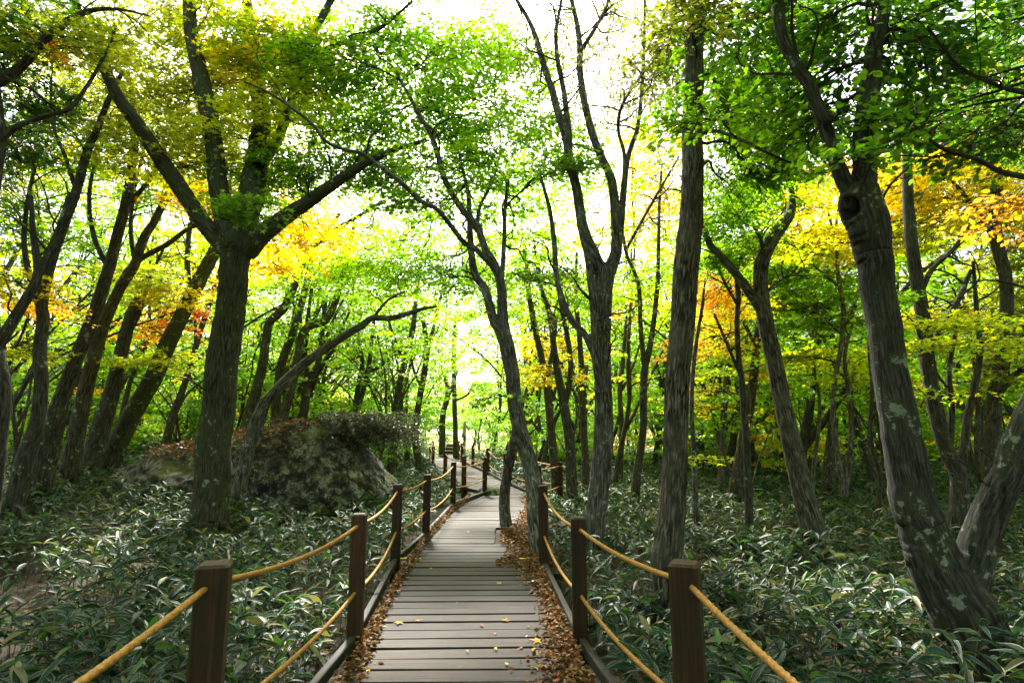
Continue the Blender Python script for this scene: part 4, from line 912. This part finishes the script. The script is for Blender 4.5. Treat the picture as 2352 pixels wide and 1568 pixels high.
for k, g in enumerate([('lime', 'lime'), ('lime', 'yel'), ('green', 'lime'), ('gold', 'orange')]):
    tr, cr = proto_tree(500 + k, U(4.5, 6.5), U(-.05, .2), 5, g, 520, low=.35, r=.035, bush=True)
    tr.materials.append(M_BARK); cr.materials.append(M_LEAF); THIN.append((k, 0, tr, cr))
POLE = []
for k, (g, ln) in enumerate([(('lime', 'lime'), .38), (('lime', 'yel'), .45), (('green', 'lime'), .06), (('lime', 'olive'), .0), (('lime', 'lime'), .12)]):
    tr, cr = proto_tree(600 + k, U(8, 10), ln, 3, g, 1100, low=.45, r=.07)
    tr.materials.append(M_BARK); cr.materials.append(M_LEAF); POLE.append((k, ln, tr, cr))
taken = []
def free(x, y, d):
    for a, b in taken:
        if (a - x) ** 2 + (b - y) ** 2 < d * d: return False
    return True
for o in list(C.objects):
    if o.parent is None and o.get('category') == 'tree': taken.append((o.location.x, o.location.y))
def zone(x, y):
    v = CX + F * x / (y * cp)
    return v
def pick(v, y):
    if v < 520: w = [.38, .2, .12, .07, .18, .05]
    elif v < 900: w = [.55, .2, .06, .05, .14, 0]
    elif v < 1350: w = [.68, .15, .03, .02, .12, 0]
    elif v < 1800: w = [.52, .16, .07, .07, .18, 0]
    else: w = [.42, .18, .10, .04, .2, .06]
    w = np.array(w); return int(rng.choice(6, p=w / w.sum()))
LANDMARK = [(-60, 'black tree at the left edge'), (80, 'wavy upright trunk'), (180, 'mottled leaning trunk'), (290, 'broken-topped leaning trunk'), (400, 'thick leaning trunk'), (510, 'olive-barked forked tree'), (630, 'middle of the boulder'),
            (760, 'right part of the boulder'), (880, 'grey drooping shrub'), (990, 'far boardwalk steps'), (1080, 'marker pole'), (1190, 'twin-stemmed tree'), (1300, 'V-forked middle trunk'), (1400, 'vase-limbed tree'), (1480, 'golden forked sapling'),
            (1570, 'straight furrowed trunk'), (1700, 'slim dark sapling'), (1820, 'crooked trunk'), (1930, 'layered maple'), (2050, 'lichen-spotted trunk'), (2180, 'dark V-forked tree'), (2290, 'dark upright trunk'), (2450, 'tree at the right edge')]
count = 0
for tries in range(4000):
    y = 14.5 + 44 * rng.random() ** 1.05; x = U(-1.02, 1.02) * (y * .92 + 2)
    v = zone(x, y)
    if path_dist(x, y)[0] < 2.0 or not free(x, y, 1.75 if y < 30 else 2.3): continue
    if abs(x - BO[0]) < 3.6 and abs(y - BO[1]) < 3.0: continue
    if 950 < v < 1100 and y > 30 and rng.random() < .6: continue
    k = pick(v, y); small = rng.random() < (.34 if y < 34 else .5)
    side = 'left woods behind the boulder' if v < 900 else ('open middle of the woods beyond the bend' if v < 1350 else 'right woods beyond the bamboo')
    mark = LANDMARK[int(np.argmin([abs(v - q[0]) for q in LANDMARK]))][1]; deep = 'just' if y < 22 else ('well' if y < 36 else 'far')
    if small:
        pr = [b for b in BUSH if b[0] == min(k, 4)][0]; nm = 'understorey_maple'; lb = 'small %s understorey maple %s behind the %s' % (WORD[pr[0]], deep, mark)
        rz, sc = U(0, 6.28), U(.7, 1.25)
    else:
        ln = .42 if (v < 800 and rng.random() < .75) else .05
        pr = [b for b in PROTO if b[0] == k and b[1] == ln][0]
        nm = 'woodland_tree'; lb = '%s %s tree %s behind the %s' % ('leaning' if ln > .2 else 'upright', WORD[k], deep, mark)
        rz = U(-.7, .7) if ln > .2 else U(0, 6.28); sc = U(.75, 1.25)
    copy_tree(pr, x, y, rz, sc, nm, lb, 'trees of the woods behind')
    taken.append((x, y)); count += 1
    if count >= 150: break
for k in range(260):                                          # slender poles, leaning on the left, crossing one another
    y = 11.5 + 25 * rng.random(); x = U(-.98, .98) * y; v = zone(x, y)
    if path_dist(x, y)[0] < 2.1 or not free(x, y, 1.0) or (abs(x - BO[0]) < 4.2 and abs(y - BO[1]) < 3.2): continue
    if 940 < v < 1110 and y > 20: continue
    pr = POLE[rng.integers(0, 2)] if v < 850 and rng.random() < .8 else POLE[rng.integers(2, 5)]
    mark = LANDMARK[int(np.argmin([abs(v - q[0]) for q in LANDMARK]))][1]; taken.append((x, y))
    copy_tree(pr, x, y, U(-.6, .6) if pr[1] > .2 else U(0, 6.28), U(.75, 1.2), 'slender_tree', 'slender dark pole-like tree %s behind the %s' % ('just' if y < 18 else ('well' if y < 27 else 'far'), mark), 'slender trees of the woods behind')
for k in range(110):                                          # thin crooked saplings between the trunks
    y = 11.5 + 26 * rng.random(); x = U(-.95, .95) * y; v = zone(x, y)
    if path_dist(x, y)[0] < 1.9 or not free(x, y, .9) or (abs(x - BO[0]) < 3.7 and abs(y - BO[1]) < 3.2): continue
    pr = THIN[rng.integers(4)]; mark = LANDMARK[int(np.argmin([abs(v - q[0]) for q in LANDMARK]))][1]; taken.append((x, y))
    copy_tree(pr, x, y, U(0, 6.28), U(.7, 1.3), 'thin_sapling', 'thin crooked many-stemmed sapling %s behind the %s' % ('just' if y < 18 else ('well' if y < 27 else 'far'), mark), 'thin saplings between the trunks')
for k in range(150):                                          # low leafy maples that fill the gaps down to the bamboo
    y = U(19, 46); x = U(-.95, .95) * y; v = zone(x, y)
    if path_dist(x, y)[0] < 2.4 or (abs(x - BO[0]) < 4.5 and y < 19): continue
    pr = BUSH[[0, 0, 1, 4, 2, 3][int(rng.choice(6, p=[.4, .2, .2, .1, .06, .04]))]]
    mark = LANDMARK[int(np.argmin([abs(v - q[0]) for q in LANDMARK]))][1]
    copy_tree(pr, x, y, U(0, 6.28), U(.45, .75), 'maple_seedling', 'low %s maple %s behind the %s' % (WORD[pr[0]], 'well' if y < 32 else 'far', mark), 'low maples under the trees')
for k in range(60):                                           # leafy undergrowth round the clearing
    y = U(40, 62); x = U(-.9, .9) * y
    if path_dist(x, y)[0] < 2.2: continue
    pr = BUSH[min(4, pick(zone(x, y), y))]; v = zone(x, y)
    mark = LANDMARK[int(np.argmin([abs(v - q[0]) for q in LANDMARK]))][1]
    copy_tree(pr, x, y, U(0, 6.28), U(1.0, 1.7), 'understorey_maple', 'bushy %s maple at the clearing far behind the %s' % (WORD[pr[0]], mark), 'bushy maples round the clearing')
# the rim of the clearing, far off
for k in range(70):
    x = -80 + 160 * (k + U(-.3, .3)) / 70; y = 62 + U(0, 30)
    pr = PROTO[2 * pick(zone(x, y), y)]
    v = zone(x, y); mark = LANDMARK[int(np.argmin([abs(v - q[0]) for q in LANDMARK]))][1]
    copy_tree(pr, x, y, U(0, 6.28), U(1.0, 1.7), 'woodland_tree', 'far %s rim tree past the %s' % (WORD[pr[0]], mark), 'far rim of trees')
# trees that would read alike are told apart by their order from the left
byl = {}
for o in C.objects:
    if o.parent is None and o.get('group') and o.name.split('.')[0] in ('woodland_tree', 'understorey_maple', 'thin_sapling', 'slender_tree', 'maple_seedling'): byl.setdefault(o['label'], []).append(o)
for lb, obs in byl.items():
    if len(obs) < 2: continue
    obs.sort(key=lambda o: o.location.x / o.location.y)
    for k, o in enumerate(obs):
        w = ['left one', 'right one'][k] if len(obs) == 2 else ('leftmost' if k == 0 else ('rightmost' if k == len(obs) - 1 else ['second', 'third', 'fourth', 'fifth', 'sixth', 'seventh'][min(k - 1, 5)] + ' from left'))
        o['label'] = ' '.join((lb + ', ' + w).replace('from left', 'from left').split())
        if len(o['label'].split()) > 15: o['label'] = o['label'].replace(' at the clearing', '').replace('black tree at the left edge', 'black edge tree').replace('tree at the right edge', 'edge tree').replace('middle of the boulder', 'boulder middle').replace('right part of the boulder', 'boulder end').replace(' beyond clearing', '')
# unseen woods beside and behind the camera, dense crowns added to darken the foreground
NEAR = []
for k in range(2):
    tr, cr = proto_tree(700 + k, 9.5, .05, 4, ('green', 'dgreen', 'green'), 15000, low=.36, r=.13, size=.095)
    tr.materials.append(M_BARK); cr.materials.append(M_LEAF); NEAR.append((4, 0, tr, cr))
for x, y, k in ((-5.5, -2, 4), (5.2, -2.4, 4), (-2.2, -5.5, 5), (2.6, -6, 4), (-9, 2.5, 5), (9.5, 2.0, 4), (-7.5, -7, 4), (7, -7.5, 5), (0.3, -9.5, 4), (-13, 6, 4), (13, 7, 5), (-9.5, -2, 4), (9, -3, 4), (0.5, -14, 5), (-4.5, -10, 4), (4.5, -10.5, 4), (-11, -5, 4), (11, -5, 4), (-14, 1, 4), (14.5, 1.5, 4), (-12, 4, 4), (12, 4.5, 5), (-17, 8, 4), (17, 8, 4)):
    copy_tree(NEAR[k % 2], x, y, U(0, 6.28), 1.25, 'woodland_tree', 'leafy tree outside the frame, %s and %s the viewpoint' % ('far to the left' if x < -8 else ('left' if x < 0 else ('right' if x < 8 else 'far to the right')), 'well behind' if y < -6 else ('behind' if y < 0 else ('beside' if y < 3 else 'ahead of'))), 'trees around the viewpoint')

# ------------------------------------------------------------------ dwarf bamboo
def sasa_material():
    m, nt, out = new_mat('dwarf_bamboo_leaf')
    at_ = N(nt, 'ShaderNodeAttribute', attribute_name='tint'); uv = N(nt, 'ShaderNodeUVMap')
    sx = N(nt, 'ShaderNodeSeparateXYZ'); nt.links.new(uv.outputs[0], sx.inputs[0])
    f = ramp(nt, [(.80, (0, 0, 0)), (.90, (1, 1, 1))], sx.outputs[0])           # pale withered margin
    f2 = ramp(nt, [(.05, (1, 1, 1)), (.12, (0, 0, 0))], sx.outputs[0])           # pale midrib
    c = mixc(nt, f.outputs[0], at_.outputs['Color'], (.23, .23, .13))
    ml = N(nt, 'ShaderNodeMath', operation='MULTIPLY'); ml.inputs[1].default_value = .35; nt.links.new(f2.outputs[0], ml.inputs[0])
    c = mixc(nt, ml.outputs[0], c, (.2, .25, .1))
    b = N(nt, 'ShaderNodeBsdfPrincipled', Roughness=.48); nt.links.new(c, b.inputs['Base Color']); b.inputs['Specular IOR Level'].default_value = .32
    t = N(nt, 'ShaderNodeBsdfTranslucent'); nt.links.new(mixc(nt, 1.0, c, (1.3, 1.5, .7), 'MULTIPLY'), t.inputs['Color'])
    mx = N(nt, 'ShaderNodeMixShader', Fac=.25); nt.links.new(b.outputs[0], mx.inputs[1]); nt.links.new(t.outputs[0], mx.inputs[2])
    nt.links.new(mx.outputs[0], out.inputs[0]); return m
M_SASA = sasa_material()
def blade(sections):
    ts = np.linspace(0, 1, sections + 1); V, Fq, uv = [], [], []
    for t in ts:
        w = max(.0, (np.sin(np.pi * min(1, t * 1.0) ** .75)) * .5) if 0 < t < 1 else .02
        z = -.35 * t * t * .6
        for sgn in (-1, 0, 1): V.append((sgn * w, t, z + (.12 * w if sgn else 0))); uv.append((abs(sgn) if sgn else 0, t))
    for i in range(sections):
        for j in range(2): a = i * 3 + j; Fq.append((a, a + 1, a + 4, a + 3))
    return np.array(V), np.array(Fq), np.array(uv)
def sasa_field(mb, x, y, hgt, nleaf, size, sections, stems=True):
    n = len(x); z0 = ground_z(x, y)
    lean = rng.normal(0, .10, (n, 2)); top = np.stack([x + lean[:, 0] * hgt, y + lean[:, 1] * hgt, z0 + hgt], 1)
    V, Fq, uv = blade(sections)
    k = nleaf
    az = U(0, 6.28, (n, 1)) + np.arange(k)[None] * 2.4 + rng.normal(0, .35, (n, k))
    el = U(-.6, .95, (n, k)); d = np.stack([np.cos(az) * np.cos(el), np.sin(az) * np.cos(el), np.sin(el)], -1)
    down = U(0, .45, (n, k)) * hgt[:, None] * (np.arange(k) / k)[None]
    p = top[:, None] - np.stack([0 * down, 0 * down, down], -1)
    ax = d.reshape(-1, 3); p = p.reshape(-1, 3); m = len(p)
    nz = np.array([0, 0, 1.0]) + rng.normal(0, .5, (m, 3)); nz = unit(nz - (nz * ax).sum(1, keepdims=True) * ax); sx_ = np.cross(ax, nz)
    Ls = size * U(.65, 1.3, m); Ws = Ls * U(.17, .29, m)
    W = p[:, None] + V[None, :, 0:1] * (sx_ * Ws[:, None])[:, None] + V[None, :, 1:2] * (ax * Ls[:, None])[:, None] + V[None, :, 2:3] * np.array([0, 0, 1.0]) * Ls[:, None, None] + V[None, :, 2:3] * 0
    col = np.array([.013, .050, .036]) * U(.55, 1.45, (m, 1)) * np.stack([U(.7, 1.5, m), np.ones(m), U(.6, 1.5, m)], 1)
    q = rng.random(m); fresh = q < .10; dry = q > .90
    col[fresh] = np.array([.075, .20, .02]) * U(.7, 1.2, (fresh.sum(), 1)); col[dry] = np.array([.28, .24, .12]) * U(.5, 1.2, (dry.sum(), 1))
    kk = len(V)
    mb.add(W.reshape(-1, 3), (Fq[None] + (np.arange(m) * kk)[:, None, None]).reshape(-1, 4), np.repeat(col, kk, 0), np.tile(uv, (m, 1)))
    if stems:
        w = .003; b0 = np.stack([x, y, z0 - .02], 1)
        off = np.array([(w, 0, 0), (-w * .5, w * .87, 0), (-w * .5, -w * .87, 0)])
        Vv = np.stack([b0[:, None] + off[None], top[:, None] + off[None] * .6], 1).reshape(-1, 3)
        fl = np.array([[j, (j + 1) % 3, 3 + (j + 1) % 3, 3 + j] for j in range(3)])
        mb.add(Vv, (fl[None] + (np.arange(n) * 6)[:, None, None]).reshape(-1, 4), (.10, .10, .04), np.full((n * 6, 2), .3))
TR = np.array(taken)
def scatter(ya, yb, dens, margin):
    wid = 1.0 * yb + 1.2; n = int(2 * wid * (yb - ya) * dens)
    x, y = U(-wid, wid, n), U(ya, yb, n)
    keep_ = np.abs(x) < 1.0 * y + 1.2
    x, y = x[keep_], y[keep_]
    keep_ = path_dist(x, y) > margin + .12 * rng.random(len(x))
    e = ((x - BO[0]) / 3.1) ** 2 + ((y - BO[1]) / 2.3) ** 2
    keep_ &= e > 1.0
    cl_ = np.sin(x * 1.7 + np.sin(y * 1.1) * 2) + np.sin(y * 2.3 + x * .6)          # thinner and denser drifts
    keep_ &= rng.random(len(x)) < np.clip(.70 + .30 * cl_, .16, 1)
    return x[keep_], y[keep_]
mbs = MB()
x, y = scatter(1.6, 6, 84, 1.0); sasa_field(mbs, x, y, U(.14, .56, len(x)), 7, .160, 5)
x, y = scatter(6, 11, 58, 1.0); sasa_field(mbs, x, y, U(.18, .58, len(x)), 7, .165, 4)
x, y = scatter(11, 20, 40, 1.02); sasa_field(mbs, x, y, U(.22, .58, len(x)), 7, .20, 3, False)
x, y = scatter(20, 36, 16, 1.1); sasa_field(mbs, x, y, U(.25, .6, len(x)), 7, .30, 2, False)
o = mbs.build('dwarf_bamboo', M_SASA); tag(o, 'knee-high dwarf bamboo with pale-edged leaves covering the forest floor', 'dwarf bamboo', kind='stuff')

# ------------------------------------------------------------------ fallen leaves
M_LITTER = leaf_material('fallen_leaf', gloss=.1, trans=.8, share=.2)
BROWN = np.array([(.16, .075, .028), (.22, .11, .04), (.10, .05, .022), (.30, .17, .07), (.27, .10, .03), (.36, .26, .13)])
def litter_cols(n): return BROWN[rng.integers(0, len(BROWN), n)] * U(.55, 1.3, (n, 1))
def litter(mb, x, y, z, size=(.03, .07)):
    n = len(x); ax = rng.normal(size=(n, 3)) * np.array([1, 1, .25]); nr = np.array([0, 0, 1.0]) + rng.normal(0, .55, (n, 3))
    leaves(mb, np.stack([x, y, z], 1), ax, nr, U(*size, n), litter_cols(n), 'oval')
mbl = MB()
for side, wid, dn in ((-1, .06, 420), (1, .115, 900)):
    n = int(dn * 11); yy = 3.0 + 12 * rng.random(n) ** 1.15
    hw = half_width(yy) + .02
    if side < 0: hw = hw - .0
    off = hw - np.abs(rng.normal(0, wid * .55, n)) * (1 + .35 * np.sin(yy * 1.9)) * (1 + .8 * smooth(8.5, 4.0, yy)) * np.where(side > 0, 1 + .5 * smooth(5.5, 7.2, yy), 1)
    off = np.maximum(off, .3)
    px = np.interp(yy, PATH_F[:, 1], PATH_F[:, 0]) + side * off
    pile = np.clip((off - (hw - .30)) / .3, 0, 1)
    litter(mbl, px, yy, .006 + rng.random(n) * (.008 + .05 * pile), (.022, .055))
n = 5200; yy = U(7.25, 10.4, n); xx = U(-.18, .50, n)                           # the hole in the planks around the twin-stemmed tree
ok = xx > np.where(yy < 9.0, -.16 + .10 * np.sin(yy * 4), -.28) + .1 * rng.random(n); xx, yy = xx[ok], yy[ok]
litter(mbl, xx, yy, -.02 + .05 * rng.random(len(xx)), (.025, .055))
n = 6500; rx_, ry_ = U(-3.0, 1.5, n), U(-1.9, 1.2, n)                            # on the boulder's top
zz = np.array([rock_top(BO[0] + a, BO[1] + b) for a, b in zip(rx_, ry_)]); okk = zz > 1.02 + .25 * smooth(.6, 1.5, rx_)
litter(mbl, BO[0] + rx_[okk], BO[1] + ry_[okk], zz[okk] + .02, (.05, .11))
n = 3500; xx, yy = U(-7, 7, n), U(2, 9, n); ok = path_dist(xx, yy) > .9; xx, yy = xx[ok], yy[ok]
litter(mbl, xx, yy, ground_z(xx, yy) + .01 + .02 * rng.random(len(xx)), (.04, .08))
o = mbl.build('leaf_litter', M_LITTER); tag(o, 'brown dry leaf litter banked along the boardwalk edges', 'leaf litter', kind='stuff')
# the soil bed in the hole around the twin-stemmed tree
mb = MB(); xs = np.linspace(-.30, .62, 14); ys = np.linspace(7.1, 10.5, 40); X, Yg = np.meshgrid(xs, ys); Zg = -.055 + .015 * np.sin(X * 9) * np.cos(Yg * 5)
idx = np.arange(X.size).reshape(X.shape); mb.add(np.stack([X, Yg, Zg], -1).reshape(-1, 3), np.stack([idx[:-1, :-1], idx[:-1, 1:], idx[1:, 1:], idx[1:, :-1]], -1).reshape(-1, 4))
tag(mb.build('soil_bed', simple('soil_bed_earth', (.06, .04, .022), .95, .5, 30, .5)), 'earth bed in the planks around the twin-stemmed tree', 'soil', kind='structure')

# single yellow and red leaves lying on the planks
FL = [(918, 1428, 'yellow maple', .085), (955, 1425, 'yellow-orange', .06), (1160, 1427, 'orange', .07), (1243, 1472, 'large yellow maple', .10), (1152, 1340, 'yellow', .07), (1103, 1434, 'brownish orange', .055), (846, 1539, 'small yellow', .05),
      (1165, 1529, 'pale yellow', .05), (1137, 1488, 'tiny yellow', .045), (1224, 1492, 'tiny orange', .04), (1136, 1458, 'pinkish red', .04), (1080, 1217, 'yellow', .09), (987, 1307, 'pale', .05), (941, 1327, 'yellow-green', .05), (922, 1297, 'yellow', .055),
      (1253, 1400, 'red', .05), (1070, 1494, 'tan', .04), (1062, 1533, 'brown', .04), (914, 1358, 'pale green', .055), (1169, 1283, 'gold', .06), (1049, 1387, 'grey-brown', .045), (1211, 1363, 'brown', .055), (1200, 1345, 'rusty brown', .05), (1310, 1543, 'orange-yellow', .09), (812, 1478, 'yellow', .07)]
PALS = {'yellow': (.62, .40, .02), 'orange': (.55, .22, .02), 'red': (.40, .06, .03), 'pink': (.45, .16, .10), 'pale': (.5, .46, .2), 'green': (.3, .36, .05), 'tan': (.32, .2, .09), 'brown': (.16, .08, .03), 'gold': (.6, .36, .02)}
WH = ['among the nearest planks', 'beside the right leaf bank', 'in the middle of the planks', 'near the left leaf bank']
rowname = lambda y_: 'nearest the camera' if y_ > 1500 else ('on the near planks' if y_ > 1400 else ('just before the step' if y_ > 1295 else 'beyond the step'))
seen = set()
for x_, y_, nm, sz in FL:
    p = on(x_, y_, .004); mb = MB(); key = [k for k in PALS if k in nm]; c = PALS[key[-1] if key else 'yellow']
    a = U(0, 6.28)
    leaves(mb, np.array([[0, 0, 0.0]]), np.array([[math.cos(a), math.sin(a), .05]]), np.array([[U(-.15, .15), U(-.15, .15), 1.0]]), np.array([sz]), np.array([c]), 'maple' if sz > .055 else 'oval')
    o = mb.build('fallen_leaf', M_LITTER); o.location = (p[0], p[1], .012 - (.03 if p[1] > STEP_Y else 0))
    sidew = 'left of' if x_ < 1010 else ('right of' if x_ > 1130 else 'on')
    lb = '%s fallen leaf %s, %s the boardwalk centre' % (nm, rowname(y_), sidew)
    if lb in seen: lb = 'another ' + lb
    seen.add(lb); tag(o, lb, 'leaf', 'single leaves on the planks')

# ------------------------------------------------------------------ grey shrub over the boulder's right shoulder
mb, tw = MB(), MB()
sc_ = at(845, 985, 12.9)[0]
for k in range(260):
    a = U(-.5, .9); st0 = sc_ + np.array([U(-1.3, .5), U(-.5, .6), U(-.15, .30)])
    L = U(.5, 1.1); t = np.linspace(0, 1, 8)[:, None]; d = np.array([U(.2, 1.0), U(-.7, .3), U(0, .35)]); d = unit(d)
    P = st0 + d * L * t; P[:, 2] -= .55 * L * t[:, 0] ** 2
    tube(tw, P, np.linspace(.007, .002, 8), 4)
    n = 70; q = P[rng.integers(1, 8, n)] + rng.normal(0, .03, (n, 3)); ax = d + rng.normal(0, .8, (n, 3))
    leaves(mb, q, ax, rng.normal(size=(n, 3)), U(.04, .08, n), np.array([.032, .040, .034]) * U(.5, 1.6, (n, 1)), 'long')
sh = tag(empty('drooping_shrub', sc_), 'drooping grey-green needle shrub over the right shoulder of the boulder', 'shrub')
for m_, nm, mt in ((tw, 'branches', M_TWIG), (mb, 'foliage', M_LEAF)):
    m_.v = [v - sc_ for v in m_.v]; m_.build(nm, mt, sh)
